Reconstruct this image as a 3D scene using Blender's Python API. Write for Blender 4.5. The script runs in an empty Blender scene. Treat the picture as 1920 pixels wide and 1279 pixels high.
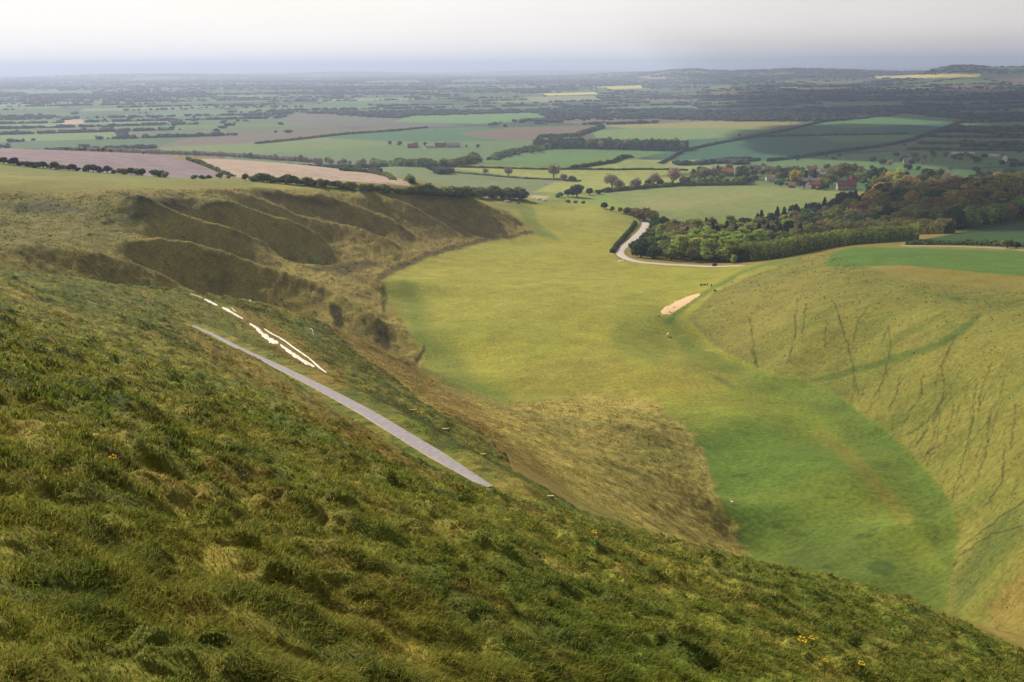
import bpy, math, random
import numpy as np
from mathutils import Vector, Matrix
random.seed(7); rng = np.random.default_rng(7)
sc = bpy.context.scene
C = sc.collection
# ------------------------------------------------------------------ camera
HC = 135.0                        # camera height above the vale floor
F = 1867.0; PITCH = math.radians(15.5); ROLL = math.radians(0.45)
cp, sp = math.cos(PITCH), math.sin(PITCH)
r0 = np.array([1., 0, 0]); u0 = np.array([0, sp, cp]); f0 = np.array([0, cp, -sp])
RT = math.cos(ROLL)*r0 - math.sin(ROLL)*u0
UP = math.cos(ROLL)*u0 + math.sin(ROLL)*r0
cam = bpy.data.cameras.new('camera'); cam.sensor_width = 36; cam.lens = 36*F/1920
cam.clip_start = 0.1; cam.clip_end = 120000
co = bpy.data.objects.new('camera', cam); C.objects.link(co)
co.matrix_world = Matrix(((RT[0], UP[0], -f0[0], 0), (RT[1], UP[1], -f0[1], 0), (RT[2], UP[2], -f0[2], HC), (0, 0, 0, 1)))
sc.camera = co
def ray(px, py):                  # pixel of the 1920 px photograph -> bearing, tangent of the dip
    px = np.asarray(px, float); py = np.asarray(py, float)
    x = (px-960)/F; y = -(py-639.5)/F
    d = f0 + x[..., None]*RT + y[..., None]*UP
    h = np.hypot(d[..., 0], d[..., 1])
    return np.arctan2(d[..., 0], d[..., 1]), -d[..., 2]/h
def project(P):
    z = P @ f0; return 960+F*(P @ RT)/z, 639.5-F*(P @ UP)/z
# ------------------------------------------------------------------ light
SUN_AZ, SUN_EL = math.radians(-41), math.radians(36)
sc.view_settings.view_transform = 'Standard'; sc.view_settings.look = 'None'
sc.view_settings.exposure = 0.30; sc.view_settings.gamma = 1
sc.cycles.volume_bounces = 0; sc.cycles.max_bounces = 6; sc.cycles.diffuse_bounces = 2
sc.cycles.use_denoising = True
w = bpy.data.worlds.new('World'); sc.world = w; w.use_nodes = True
nt = w.node_tree; nt.nodes.clear()
def N(nt, t, **k):
    n = nt.nodes.new(t)
    for a, b in k.items():
        if a.startswith('i_'): n.inputs[a[2:].replace('_', ' ')].default_value = b
        else: setattr(n, a, b)
    return n
sky = N(nt, 'ShaderNodeTexSky', sky_type='NISHITA', sun_disc=False)
sky.sun_elevation = SUN_EL; sky.sun_rotation = SUN_AZ; sky.air_density = 1.0; sky.dust_density = 3.0
tc = N(nt, 'ShaderNodeTexCoord')
mp = N(nt, 'ShaderNodeMapping'); mp.inputs['Scale'].default_value = (1.5, 1.5, 9)
cn = N(nt, 'ShaderNodeTexNoise'); cn.inputs['Scale'].default_value = 2.2; cn.inputs['Detail'].default_value = 6
cr = N(nt, 'ShaderNodeValToRGB'); cr.color_ramp.elements[0].position = .2; cr.color_ramp.elements[0].color = (.8,)*3+(1,)
cr.color_ramp.elements[1].position = .7; cr.color_ramp.elements[1].color = (1,)*4
mx = N(nt, 'ShaderNodeMixRGB'); mx.inputs[2].default_value = (10.7, 10.2, 9.8, 1)     # thin high overcast
bg = N(nt, 'ShaderNodeBackground'); bg.inputs['Strength'].default_value = 0.085
out = N(nt, 'ShaderNodeOutputWorld')
L = nt.links.new
L(tc.outputs['Generated'], mp.inputs[0]); L(mp.outputs[0], cn.inputs['Vector']); L(cn.outputs[0], cr.inputs[0])

sz = N(nt, 'ShaderNodeSeparateXYZ'); szr = N(nt, 'ShaderNodeMapRange'); szr.inputs[1].default_value = .08; szr.inputs[2].default_value = .5; szr.inputs[3].default_value = 1; szr.inputs[4].default_value = .22
szm = N(nt, 'ShaderNodeMath', operation='MULTIPLY')        # the veil of cloud thins out overhead
L(tc.outputs['Generated'], sz.inputs[0]); L(sz.outputs[2], szr.inputs[0]); L(szr.outputs[0], szm.inputs[0]); L(cr.outputs[0], szm.inputs[1]); L(szm.outputs[0], mx.inputs[0]); L(sky.outputs[0], mx.inputs[1]); 
sx = N(nt, 'ShaderNodeSeparateXYZ'); sr = N(nt, 'ShaderNodeMapRange'); sr.inputs[1].default_value = -.1; sr.inputs[2].default_value = .6; sr.inputs[3].default_value = 1; sr.inputs[4].default_value = .70
ml = N(nt, 'ShaderNodeVectorMath', operation='SCALE')      # the overcast is thicker to the east
L(tc.outputs['Generated'], sx.inputs[0]); L(sx.outputs[0], sr.inputs[0]); L(mx.outputs[0], ml.inputs[0]); L(sr.outputs[0], ml.inputs[3]); L(ml.outputs[0], bg.inputs[0]); L(bg.outputs[0], out.inputs[0])
sl = bpy.data.lights.new('sun', 'SUN'); sl.energy = 4.9; sl.angle = math.radians(0.6); sl.color = (1, .93, .81)
so = bpy.data.objects.new('sun', sl); C.objects.link(so)
SUNV = np.array([math.sin(SUN_AZ)*math.cos(SUN_EL), math.cos(SUN_AZ)*math.cos(SUN_EL), math.sin(SUN_EL)])
so.rotation_euler = Vector(SUNV).to_track_quat('Z', 'Y').to_euler(); so.location = (0, 0, 400)
# ------------------------------------------------------------------ helpers
def hsh(ix, iy, seed):
    h = (ix.astype(np.int64)*374761393 + iy.astype(np.int64)*668265263 + seed*1442695041) & 0xffffffff
    h = ((h ^ (h >> 13))*1274126177) & 0xffffffff
    return ((h ^ (h >> 16)) & 0xffff)/65535.0
def vnoise(x, y, seed=0):
    ix = np.floor(x); iy = np.floor(y); fx = x-ix; fy = y-iy
    fx = fx*fx*fx*(fx*(fx*6-15)+10); fy = fy*fy*fy*(fy*(fy*6-15)+10)
    a = hsh(ix, iy, seed); b = hsh(ix+1, iy, seed); c = hsh(ix, iy+1, seed); d = hsh(ix+1, iy+1, seed)
    return (a+(b-a)*fx)*(1-fy) + (c+(d-c)*fx)*fy
def fbm(x, y, o=3, seed=0):
    s = 0; a = 1; t = 0
    for i in range(o):
        s = s+a*vnoise(x*2**i+17.3*i, y*2**i-9.1*i, seed+i); t += a; a *= .5
    return s/t
def sm(a, b, x):
    t = np.clip((x-a)/(b-a), 0, 1); return t*t*(3-2*t)
def mesh_np(name, V, faces, mat, smooth=False, col=None, parent=None):
    """faces: list of int arrays (n,k)"""
    V = np.asarray(V, np.float32); me = bpy.data.meshes.new(name)
    me.vertices.add(len(V)); me.vertices.foreach_set('co', V.ravel())
    if not isinstance(faces, list): faces = [faces]
    idx = np.concatenate([f.ravel() for f in faces]).astype(np.int32)
    cnt = np.concatenate([np.full(len(f), f.shape[1]) for f in faces]).astype(np.int32)
    st = np.concatenate([[0], np.cumsum(cnt)[:-1]]).astype(np.int32)
    me.loops.add(len(idx)); me.loops.foreach_set('vertex_index', idx)
    me.polygons.add(len(cnt)); me.polygons.foreach_set('loop_start', st); me.polygons.foreach_set('loop_total', cnt)
    me.polygons.foreach_set('use_smooth', np.full(len(cnt), bool(smooth)))
    me.update(calc_edges=True)
    if col is not None:
        a = me.color_attributes.new('cover', 'FLOAT_COLOR', 'POINT')
        c4 = np.ones((len(V), 4), np.float32); c4[:, :col.shape[1]] = col; a.data.foreach_set('color', c4.ravel())
    me.materials.append(mat)
    o = bpy.data.objects.new(name, me); C.objects.link(o)
    if parent: o.parent = parent
    return o
def tag(o, label=None, cat=None, group=None, kind=None):
    if label: o['label'] = label
    if cat: o['category'] = cat
    if group: o['group'] = group
    if kind: o['kind'] = kind
    return o
def empty(name, loc, label, cat, group=None, rz=0):
    o = bpy.data.objects.new(name, None); C.objects.link(o); o.location = loc; o.rotation_euler = (0, 0, rz)
    o.empty_display_size = .5
    return tag(o, label, cat, group)
# ------------------------------------------------------------------ terrain: control points (px, py, distance)
GX, GY, EYE = .363, .365, 2.6
CT = []
def cpt(*pts):
    for px, py, r in pts: t, s = ray(px, py); CT.append((float(t), math.log(r), float(s)))
for td in range(-52, 53, 8):      # the hillside one stands on
    t = math.radians(td); g = GX*math.sin(t)+GY*math.cos(t)
    rmax = np.interp(td, [-52, -27, -20, -10, 0, 10, 27, 52], [60, 90, 75, 50, 30, 24, 22, 22])
    for r in (3, 4.5, 7, 11, 17, 26, 40, 60, 85):
        if r <= rmax: CT.append((t, math.log(r), EYE/r+g))
cpt((920,915,48),(850,865,54),(750,800,63),(680,760,70),(600,715,82),(520,675,98),(450,650,118),(400,630,140),(365,612,160),
    (1920,1228,36),(1700,1128,38),(1550,1090,38),(1400,1048,38),(1250,1015,40),(1100,966,46),(1000,900,58),(940,862,68),(850,800,85),(740,745,96),
    (925,942,36),(860,903,39),(780,862,43),(700,812,54),(620,762,66),(1030,958,34),(1100,1000,30),
    (300,600,120),(150,580,110),(0,560,95),(200,560,150),
    # horse slope and its skyline
    (390,567,205),(450,590,190),(510,630,170),(580,685,140),(625,712,125),(640,680,150),(560,630,190),(700,700,150),(780,740,150),
    (0,505,150),(150,523,180),(320,543,210),(460,562,235),(550,590,245),(620,612,250),(680,640,260),(720,655,268),(780,690,290),
    (-150,490,140),(-350,480,130),(-150,520,190),(-350,510,190),
    # dip hidden behind it
    (0,535,195),(150,560,225),(320,590,255),(430,605,275),(550,630,280),(640,645,285),
    # gold slope down to the floor
    (860,740,250),(940,760,240),(800,715,235),(1100,950,78),(1100,900,115),(1100,850,152),(1100,800,195),(1100,742,252),(1000,750,240),
    (1000,850,120),(1000,800,170),(900,780,150),(920,820,100),
    (1200,748,248),(1200,800,205),(1200,860,168),(1200,930,135),(1200,985,100),
    (1270,795,222),(1310,850,204),(1335,930,178),(1290,900,170),(1300,970,152),(1320,1010,138),(1400,1032,157),
    (1250,1035,60),(1400,1090,60),(1400,1085,95),(1400,1070,130),(1550,1125,60),(1550,1135,100),(1550,1125,125),
    (1700,1165,60),(1700,1175,90),(1700,1160,118),(1850,1240,60),(1850,1230,90),(1920,1260,60),(2100,1260,60),(2300,1200,60),
    # valley floor
    (1500,1050,150),(1650,1080,138),(1780,1120,128),(1600,1000,156),(1450,950,170),(1700,980,155),(1500,850,200),(1400,780,230),(1300,740,250),(1600,880,185),
    (1150,700,270),(1000,700,272),(860,700,278),(1300,680,278),(1100,640,308),(900,640,310),(800,620,325),(720,560,388),(760,530,405),
    (1000,580,350),(1150,600,335),(1250,590,340),(900,540,400),(1050,520,430),(1200,540,400),(1300,530,420),(860,460,530),(950,448,575),(1000,440,592),(1040,470,520),
    (1155,470,560),(1150,500,480),(1160,440,620),(1160,410,690),(1100,420,660),(1050,400,730),(1080,385,770),(1000,382,800),(1120,395,730),
    (1200,490,505),(1280,500,490),(1340,499,495),(1400,490,510),(1440,487,530),
    # right hill foot and face
    (1290,600,345),(1340,650,310),(1420,690,282),(1520,722,258),(1600,762,237),(1680,820,213),(1740,880,190),(1790,950,168),(1800,1010,150),(1785,1080,136),
    (1400,560,350),(1400,610,325),(1450,530,385),(1450,590,320),(1500,495,425),(1540,480,450),(1500,600,298),(1500,650,278),
    (1600,650,272),(1600,560,312),(1600,510,355),(1700,700,238),(1700,620,264),(1700,540,310),(1800,850,188),(1800,750,212),(1800,650,238),(1800,570,275),(1800,530,320),
    (1900,850,165),(1900,750,190),(1900,650,222),(1900,580,262),(1900,545,300),(1900,500,370),(1700,490,400),(1600,480,420),(1860,980,146),
    (2100,650,200),(2100,800,160),(2100,550,280),(2300,600,220),(2300,520,300),
    # little side coomb at lower right
    (1850,1040,132),(1920,950,142),(1920,1150,112),(1870,1140,118),(1920,1060,120),(1830,1120,122),(2080,1100,110),(2100,950,125),
    # road, green field right
    (1850,466,500),(1700,462,540),(1920,470,490),(1600,462,560),(1750,440,620),(1900,430,640),(1800,400,760),(1920,385,800),(1500,440,700),(1400,440,680),(1300,450,640),(1250,450,620),
    (2200,450,520),(2200,380,800),
    (1230,420,710),(1300,400,760),(1300,347,1060),(1450,365,930),(1550,360,990),(1500,400,820),(1150,360,950),(1700,350,1060),(1850,350,1050),(1000,365,900),(1000,345,1010),
    (1100,330,1110),(900,340,1040),(850,325,1110),(700,330,1060),(620,322,1100),(1200,300,1290),(900,300,1260),
    # plateau and ploughland on the left
    (0,350,450),(50,366,440),(160,358,450),(300,350,490),(500,353,510),(600,358,530),(700,366,560),(800,372,590),(880,377,610),
    (0,310,640),(0,330,540),(100,318,640),(250,325,650),(350,332,655),(500,340,665),(620,348,680),(750,360,705),(850,366,730),(980,371,790),(940,375,770),
    (0,278,860),(200,286,850),(370,296,840),(500,306,830),(650,322,820),(780,344,800),(300,305,760),(120,298,740),(560,325,745),
    (0,286,980),(200,294,980),(400,304,980),(600,314,960),(-300,300,640),(-300,275,860),(-300,285,980),(-400,350,450),(-600,330,500),(-500,420,350),
    # steps, left side
    (50,402,415),(0,400,405),(150,395,405),(0,428,372),(100,430,370),(180,430,368),(0,448,335),(100,452,335),(180,465,330),
    (0,462,290),(50,470,292),(117,480,296),(183,487,300),(233,503,302),(300,527,304),(350,541,306),
    (0,500,273),(50,505,274),(117,518,278),(183,535,281),(233,550,283),(300,570,287),
    (267,513,333),(360,542,335),(483,578,327),(533,595,321),(600,618,315),
    (233,470,345),(300,467,350),(360,473,352),(417,490,350),(483,510,348),(533,527,345),(600,553,340),(640,575,332),(700,612,320),(730,640,312),
    (277,432,403),(333,465,396),(400,482,394),(467,496,395),(520,520,385),
    (207,370,425),(267,387,420),(307,403,418),(350,420,416),(400,433,414),(450,450,416),(493,467,420),(540,490,422),
    (590,497,415),(560,545,368),(620,545,370),(680,575,352),(700,605,338),(700,540,385),(690,515,410),(640,500,420),
    (300,374,446),(367,417,444),(433,438,445),(500,462,448),(560,480,450),
    (417,388,458),(467,400,460),(533,420,462),(583,440,464),(633,477,458),
    (430,378,475),(480,400,476),(560,430,478),(620,455,478),(650,468,470),
    (417,366,492),(500,387,492),(567,413,494),(600,420,494),(667,432,494),(733,460,490),(765,470,488),
    (520,378,508),(600,405,508),(680,430,508),(740,455,505),(640,452,480),
    (467,357,520),(533,371,522),(600,383,524),(680,398,526),(733,420,526),(787,450,524),
    (640,384,545),(700,400,545),(780,430,545),(830,455,538),(717,376,566),(767,391,566),(817,419,564),(860,440,562),
    (800,392,585),(880,425,582),(887,380,616),(933,402,616),(975,425,608),(770,490,470),(720,520,420),(820,475,500))
for td in range(-56, 57, 8):      # the vale
    t = math.radians(td)
    for r, D in ((1300, 127), (1700, 131), (2600, 133), (5000, 134), (12000, 135), (40000, 135)):
        if td < -8 and r == 1300: D = 122
        CT.append((t, math.log(r), D/r))
CT = np.array(CT)
def tps_fit(P, z, lam=2e-5):
    n = len(P); d2 = ((P[:, None]-P[None])**2).sum(-1); K = .5*d2*np.log(d2+1e-12)
    K[np.arange(n), np.arange(n)] = lam
    Q = np.c_[np.ones(n), P]; A = np.zeros((n+3, n+3)); A[:n, :n] = K; A[:n, n:] = Q; A[n:, :n] = Q.T
    return np.linalg.solve(A, np.r_[z, 0, 0, 0])
TP = CT[:, :2]; TW = tps_fit(TP, CT[:, 2])
def tps_eval(P):
    o = np.empty(len(P)); n = len(TP)
    for i in range(0, len(P), 4000):
        q = P[i:i+4000]; d2 = ((q[:, None]-TP[None])**2).sum(-1)
        o[i:i+4000] = (.5*d2*np.log(d2+1e-12)) @ TW[:n] + TW[n] + q @ TW[n+1:]
    return o
tC = np.radians(np.linspace(-50, 50, 420)); lC = np.linspace(math.log(3), math.log(45000), 520)
SC = tps_eval(np.stack(np.meshgrid(tC, lC, indexing='ij'), -1).reshape(-1, 2)).reshape(len(tC), len(lC))
def cubw(x, grid):
    n = len(grid); u = np.clip((x-grid[0])/(grid[1]-grid[0]), 0, n-1.001); i = np.floor(u).astype(int); f = u-i
    idx = np.clip(np.stack([i-1, i, i+1, i+2]), 0, n-1)
    ww = np.stack([-.5*f+f*f-.5*f**3, 1-2.5*f*f+1.5*f**3, .5*f+2*f*f-1.5*f**3, -.5*f*f+.5*f**3]); return idx, ww
# dense polar rings
th = np.concatenate([np.radians(np.arange(-180, -52, 4.)), np.radians(np.linspace(-52, -34, 40))[:-1], np.radians(np.linspace(-34, 34, 1000)), np.radians(np.linspace(34, 52, 40))[1:], np.radians(np.arange(56, 180, 4.))])
def ring_density(lr):
    return np.interp(lr, np.log([.4, 3, 4, 20, 40, 120, 700, 1300, 4000, 45000]), [3, 20, 300, 240, 170, 330, 330, 220, 110, 40])
ls = [math.log(.4)]
while ls[-1] < math.log(44000): ls.append(ls[-1]+1/float(ring_density(ls[-1])))
lr = np.array(ls); R = np.exp(lr)
it, wt = cubw(th, tC); il, wl = cubw(lr, lC)
tmp = sum(wt[k][:, None]*SC[it[k]] for k in range(4))
S = sum(wl[k][None]*tmp[:, il[k]] for k in range(4))
TH, RR = np.meshgrid(th, R, indexing='ij')
X = np.sin(TH)*RR; Y = np.cos(TH)*RR
D = S*RR
near = 1.65+(RR/3)*(EYE-1.65+3*np.maximum(GX*np.sin(TH)+GY*np.cos(TH), -.03))
D = np.where(RR < 3, near, D)
fr = sm(-.35, .75, np.cos(TH))*np.ones_like(RR)
_g = GX*np.sin(TH)+GY*np.cos(TH); _v = sm(300, 1600, RR)*fr
Da = (1.65+(EYE-1.65)*sm(0, 3, RR)+np.maximum(_g, -.03)*150*(1-np.exp(-RR/150)))*(1-_v)+133*_v+(1-fr)*sm(5, 60, RR)*4*(fbm(X/150, Y/150, 2, 5)-.4)
D = D + (Da-D)*sm(math.radians(40), math.radians(50), np.abs(TH))
# distant low hills
def hill(az, r, wa, wr, h):
    global D
    D = D - h*np.exp(-((np.degrees(TH)-az)/wa)**2-(np.log(RR/r)/wr)**2)
# crisp crests and creases of the stepped slope
CREST = [([(0,462,290),(50,470,292),(117,480,296),(183,487,300),(233,503,302),(300,527,304),(350,541,306)],2.5),
 ([(200,476,345),(233,470,345),(300,467,350),(360,473,352),(417,490,350),(483,510,348),(533,527,345),(600,553,340),(640,575,332),(700,612,320),(730,640,312)],4),
 ([(207,370,425),(267,387,420),(307,403,418),(350,420,416),(400,433,414),(450,450,416),(493,467,420),(540,490,422)],4),
 ([(350,398,450),(417,388,458),(467,400,460),(533,420,462),(583,440,464),(633,477,458)],3.5),([(350,372,490),(417,366,492),(500,387,492),(567,413,494),(600,420,494),(667,432,494),(733,460,490),(765,470,488)],3),
 ([(467,357,520),(533,371,522),(600,383,524),(680,398,526),(733,420,526),(787,450,524)],3),([(660,368,566),(717,376,566),(767,391,566),(817,419,564),(860,440,562)],3),([(860,376,616),(887,380,616),(933,402,616),(985,430,612)],3),
 ([(0,500,274),(50,505,275),(117,518,279),(183,535,282),(233,550,284),(300,570,288)],-2),([(267,513,334),(360,542,336),(483,578,328),(533,595,322),(600,618,316)],-3),([(277,432,404),(333,465,398),(400,482,396),(467,496,398),(520,520,388)],-2),
 ([(300,374,446),(367,417,444),(433,438,445),(500,462,448),(560,480,450)],-2.5),([(430,378,475),(480,400,476),(560,430,478),(620,455,478),(650,468,470)],-2.5),([(520,378,508),(600,405,508),(680,430,508),(740,455,505)],-2.5)]
_m = (RR > 230) & (RR < 680) & (TH > -.62) & (TH < .08); _x, _y = X[_m], Y[_m]; _add = np.zeros(_x.shape)
for _l, _h in CREST:
    _q = np.array(_l, float); _t, _s = ray(_q[:, 0], _q[:, 1]); _p = np.c_[np.sin(_t)*_q[:, 2], np.cos(_t)*_q[:, 2]]; _d = np.full(_x.shape, 1e9); _e = np.zeros(_x.shape)
    for _i in range(len(_p)-1):
        dx, dy = _p[_i+1]-_p[_i]; t = np.clip(((_x-_p[_i][0])*dx+(_y-_p[_i][1])*dy)/(dx*dx+dy*dy), 0, 1); d_ = np.hypot(_x-_p[_i][0]-t*dx, _y-_p[_i][1]-t*dy)
        _k = d_ < _d; _d[_k] = d_[_k]; _e[_k] = ((_i+t)/(len(_p)-1))[_k]
    _add += _h*1.3*np.exp(-np.sqrt(_d**2+2)/(4.5 if _h > 0 else 7))*sm(0, .15, _e)*sm(1, .85, _e)
D[_m] -= _add
hill(9.5, 9000, 2.4, .16, 62); hill(15, 9500, 4, .14, 45); hill(7, 12000, 3, .2, 40); hill(23.2, 7200, 2.0, .12, 66); hill(27.5, 7600, 4.5, .13, 92); hill(20, 10000, 9, .15, 40)
hill(-20, 15000, 7, .15, 70); hill(-9, 17000, 6, .12, 80); hill(2, 20000, 5, .12, 90); hill(-30, 19000, 6, .12, 110)
D = D - sm(1500, 4000, RR)*(12*fbm(X/1500, Y/1500, 3, 3)-4)
Z0 = HC-D
PX, PY = project(np.stack([X, Y, Z0-HC], -1).reshape(-1, 3)) if False else (None, None)
P3 = np.stack([X, Y, -D], -1)
zc = P3 @ f0; zc = np.where(zc < .1, np.nan, zc)
PX = np.nan_to_num(960+F*(P3 @ RT)/zc, nan=-9999); PY = np.nan_to_num(639.5-F*(P3 @ UP)/zc, nan=-9999)
del P3, zc
# ------------------------------------------------------------------ land cover
def lin(h, k=1.0):
    v = np.array([int(h[i:i+2], 16)/255 for i in (1, 3, 5)]); return np.where(v <= .04045, v/12.92, ((v+.055)/1.055)**2.4)*k
ALB = .72                        # ground colour for a given look in sunlight
def seg_dist(x, y, pts, close):
    d = np.full(x.shape, 1e9); n = len(pts)
    for i in range(n if close else n-1):
        ax, ay = pts[i]; bx, by = pts[(i+1) % n]; dx, dy = bx-ax, by-ay
        t = np.clip(((x-ax)*dx+(y-ay)*dy)/(dx*dx+dy*dy+1e-9), 0, 1)
        np.minimum(d, np.hypot(x-ax-t*dx, y-ay-t*dy), out=d)
    return d
def mask(pts, feather=3, r=(0, 1e9), width=None, wob=0, ws=.05, grow=0):
    pts = np.array(pts, float); f = feather+grow+(width or 0)+wob
    m = (PX > pts[:, 0].min()-f) & (PX < pts[:, 0].max()+f) & (PY > pts[:, 1].min()-f) & (PY < pts[:, 1].max()+f) & (RR > r[0]) & (RR < r[1])
    x = PX[m]; y = PY[m]
    if wob:
        x = x+wob*2*(fbm(x*ws, y*ws*1.5, 3, 11)-.5); y = y+wob*2*(fbm(x*ws+50, y*ws*1.5, 3, 12)-.5)
    if width is not None:
        d = width-seg_dist(x, y, pts, False)
    else:
        ins = np.zeros(x.shape, bool); n = len(pts)
        for i in range(n):
            ax, ay = pts[i]; bx, by = pts[(i+1) % n]
            c = (ay > y) != (by > y)
            ins ^= c & (x < (bx-ax)*(y-ay)/(by-ay+1e-12)+ax)
        d = seg_dist(x, y, pts, True); d = np.where(ins, d, -d)
    v = sm(-feather, feather, d+grow); return m, v
COL = np.empty(X.shape+(3,), np.float32); OCC = np.zeros(X.shape, bool)
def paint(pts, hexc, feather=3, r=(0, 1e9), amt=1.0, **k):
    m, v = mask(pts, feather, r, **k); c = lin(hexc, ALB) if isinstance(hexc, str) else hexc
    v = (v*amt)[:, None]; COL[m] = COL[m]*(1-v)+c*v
def zone(pts, feather=3, r=(0, 1e9), **k):
    Zn = np.zeros(X.shape, np.float32); m, v = mask(pts, feather, r, **k); Zn[m] = v; return Zn
nA = fbm(X/40, Y/40, 4, 21).astype(np.float32); nB = fbm(X/9, Y/9, 3, 31).astype(np.float32); nC = fbm(X/2.2, Y/2.2, 3, 41).astype(np.float32)
def mixc(a, b, t): t = np.clip(t, 0, 1)[..., None]; return lin(a, ALB)*(1-t)+lin(b, ALB)*t
COL[:] = mixc('#7d7a35', '#8a8142', (nA-.3)*2.5)
# vale: patchwork of fields, strips and copses
def cells(x, y, size, seed, stretch=1.8):
    a = .35; u = (x*math.cos(a)+y*math.sin(a))/(size*stretch)+.35*fbm(x/1500, y/1500, 2, seed); v = (-x*math.sin(a)+y*math.cos(a))/size+.35*fbm(x/1300+9, y/1300, 2, seed)
    row = np.floor(v); uu = u+hsh(row, row*0, seed)*.9; ce = np.floor(uu)
    e = np.minimum(np.minimum(uu-ce, 1-(uu-ce))*size*stretch, np.minimum(v-row, 1-(v-row))*size)
    return hsh(ce, row, seed+3), hsh(ce, row, seed+4), e
vm = RR > 1000
cx, cy, cr_ = X[vm], Y[vm], RR[vm]
h1, h2, ed = cells(cx, cy, 260, 77)
h3, h4, ed2 = cells(cx, cy, 700, 99)
PAL = np.array([lin(q, 1.0) for q in ('#4a6c3e', '#5b7a44', '#3d5c3c', '#6d8648', '#56713f', '#7c6a58', '#47663a', '#83905a', '#38553c', '#5f6a45', '#4f7040')])
pc = .7*PAL[(h1*len(PAL)).astype(int) % len(PAL)]*(.85+.3*h2)[:, None]
wood = sm(.55, .7, fbm(cx/900, cy/420, 3, 123)+.12*sm(2500, 7000, cr_)-.05)*sm(1500, 2100, cr_)
pc = pc*(1-wood[:, None])+lin('#3c4438', 1.)*wood[:, None]
hw = 5+cr_*.0012; he = 1-sm(hw*.6, hw*1.4, ed)
pc = pc*(1-.75*he[:, None])+lin('#2b3527')*.75*he[:, None]
COL[vm] = pc
V = (1000, 9e4)
def P(c, *pts, f=1.5, r=V, **k):
    paint(pts, c, f, r, **k)
    if r is V: c_ = lin(c, ALB*.84); paint(pts, c_, f, r, **k)
    if r is V: m, v = mask(pts, f, r); q = np.zeros(int(m.sum()), bool); q[v > .3] = True; OCC[m] |= q
# vale fields one can name
P('#6d8a52', (560,262),(1010,262),(1000,300),(620,312),(420,300),(430,278))
P('#7b9150', (430,262),(800,245),(840,262),(640,280),(330,292),(260,282))
P('#7c6f62', (340,262),(480,252),(640,243),(800,234),(800,240),(660,250),(480,268),(300,275))
P('#4c7a50', (640,247),(900,238),(1080,262),(760,266),(600,258))
P('#80705f', (860,250),(960,240),(1130,236),(1115,250),(1060,258),(960,264),(900,258))
P('#75706a', (560,212),(800,226),(870,236),(760,240),(560,238),(520,225),amt=.5)
P('#6f9a55', (770,218),(1000,212),(1040,222),(900,232),(740,228))
P('#a09c58', (1130,236),(1330,228),(1500,230),(1440,242),(1300,244),(1200,242))
P('#7f9a55', (1110,246),(1200,240),(1440,241),(1380,256),(1290,262),(1120,260))
P('#3f7050', (1290,262),(1400,258),(1560,228),(1800,224),(1740,256),(1640,276),(1500,300),(1300,300),(1170,290))
P('#5e8a4e', (1540,232),(1700,214),(1820,226),(1740,232),(1600,240))
P('#5f8a50', (1520,250),(1700,252),(1740,262),(1560,266))
P('#3a6a50', (1560,240),(1800,236),(1760,250),(1540,250))
P('#6a8f4c', (1000,280),(1290,278),(1170,300),(1080,316),(900,308))
P('#97a455', (860,314),(1060,318),(1160,300),(1340,300),(1330,316),(1180,338),(1050,340),(840,322), r=(900, 9e4))
P('#84985a', (1160,302),(1380,304),(1330,318),(1160,316), r=(900, 9e4), amt=.6)
P('#75875a', (640,308),(860,318),(1080,342),(1130,350),(1040,362),(980,366),(850,350),(680,320), r=(840, 9e4))
P('#9aa558', (1040,342),(1300,330),(1300,346),(1160,354),(1060,362),(1000,360), r=(800, 9e4))
P('#e8d84a', (1115,163),(1205,160),(1207,165),(1150,167),f=.8)
P('#f0e468', (1012,176),(1116,173),(1120,176),(1030,179),f=.8)
P('#f2dc80', (1638,143),(1700,141),(1800,138),(1838,140),(1832,144),(1740,146),(1645,147),f=.8)
P('#9aa07a', (985,182),(1110,180),(1130,187),(1000,191),f=1.5)
P('#b0a48a', (1200,145),(1248,144),(1248,147),(1200,148),f=.8)
P('#8a9a70', (1330,162),(1370,160),(1372,165),(1332,166),f=.8)
P('#cbb095', (115,226),(156,224),(158,231),(118,235),f=1)
for (a, b, c_, d) in ((860,150,930,153),(700,152,780,155),(240,146,330,149),(60,172,170,176),(300,208,420,214),(620,190,760,194),(1180,200,1300,204),(1500,196,1640,200)):
    P('#5f8a6a', (a,b),(c_,b-2),(c_+10,d),(a-20,d+1), amt=.5)
# plateau, ploughland
Zplat = zone([(-700,300),(0,303),(150,316),(250,324),(340,333),(480,338),(620,348),(770,362),(980,373),(1000,437),(960,402),(890,380),(700,366),(500,354),(170,360),(150,368),(-700,366)], 2, (380, 1000), wob=1.5)
COL[:] = COL*(1-Zplat[..., None])+mixc('#7c7c36', '#85893c', (nA-.35)*3)*Zplat[..., None]
paint([(-700,298),(0,306),(150,318),(300,330),(480,340),(480,346),(200,334),(0,322),(-700,315)], '#71843a', 3, (380, 1000), amt=.8)
paint([(480,340),(700,356),(960,374),(940,382),(700,366),(470,352)], '#8f9440', 3, (380, 1000), amt=.6)
Zmauve = zone([(-700,262),(0,276),(160,282),(290,289),(350,300),(380,312),(440,332),(340,334),(150,322),(0,303),(-700,290)], 1.5, (600, 990))
COL[:] = COL*(1-Zmauve[..., None])+mixc('#958891', '#80737c', (nB-.3)*2.2)*Zmauve[..., None]
Zpale = zone([(352,298),(420,298),(560,306),(680,322),(770,340),(768,350),(700,356),(600,347),(480,338),(435,331),(390,312)], 1.5, (600, 990))
COL[:] = COL*(1-Zpale[..., None])+mixc('#bcae9e', '#a8998a', (nB-.3)*2.2)*Zpale[..., None]
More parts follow.
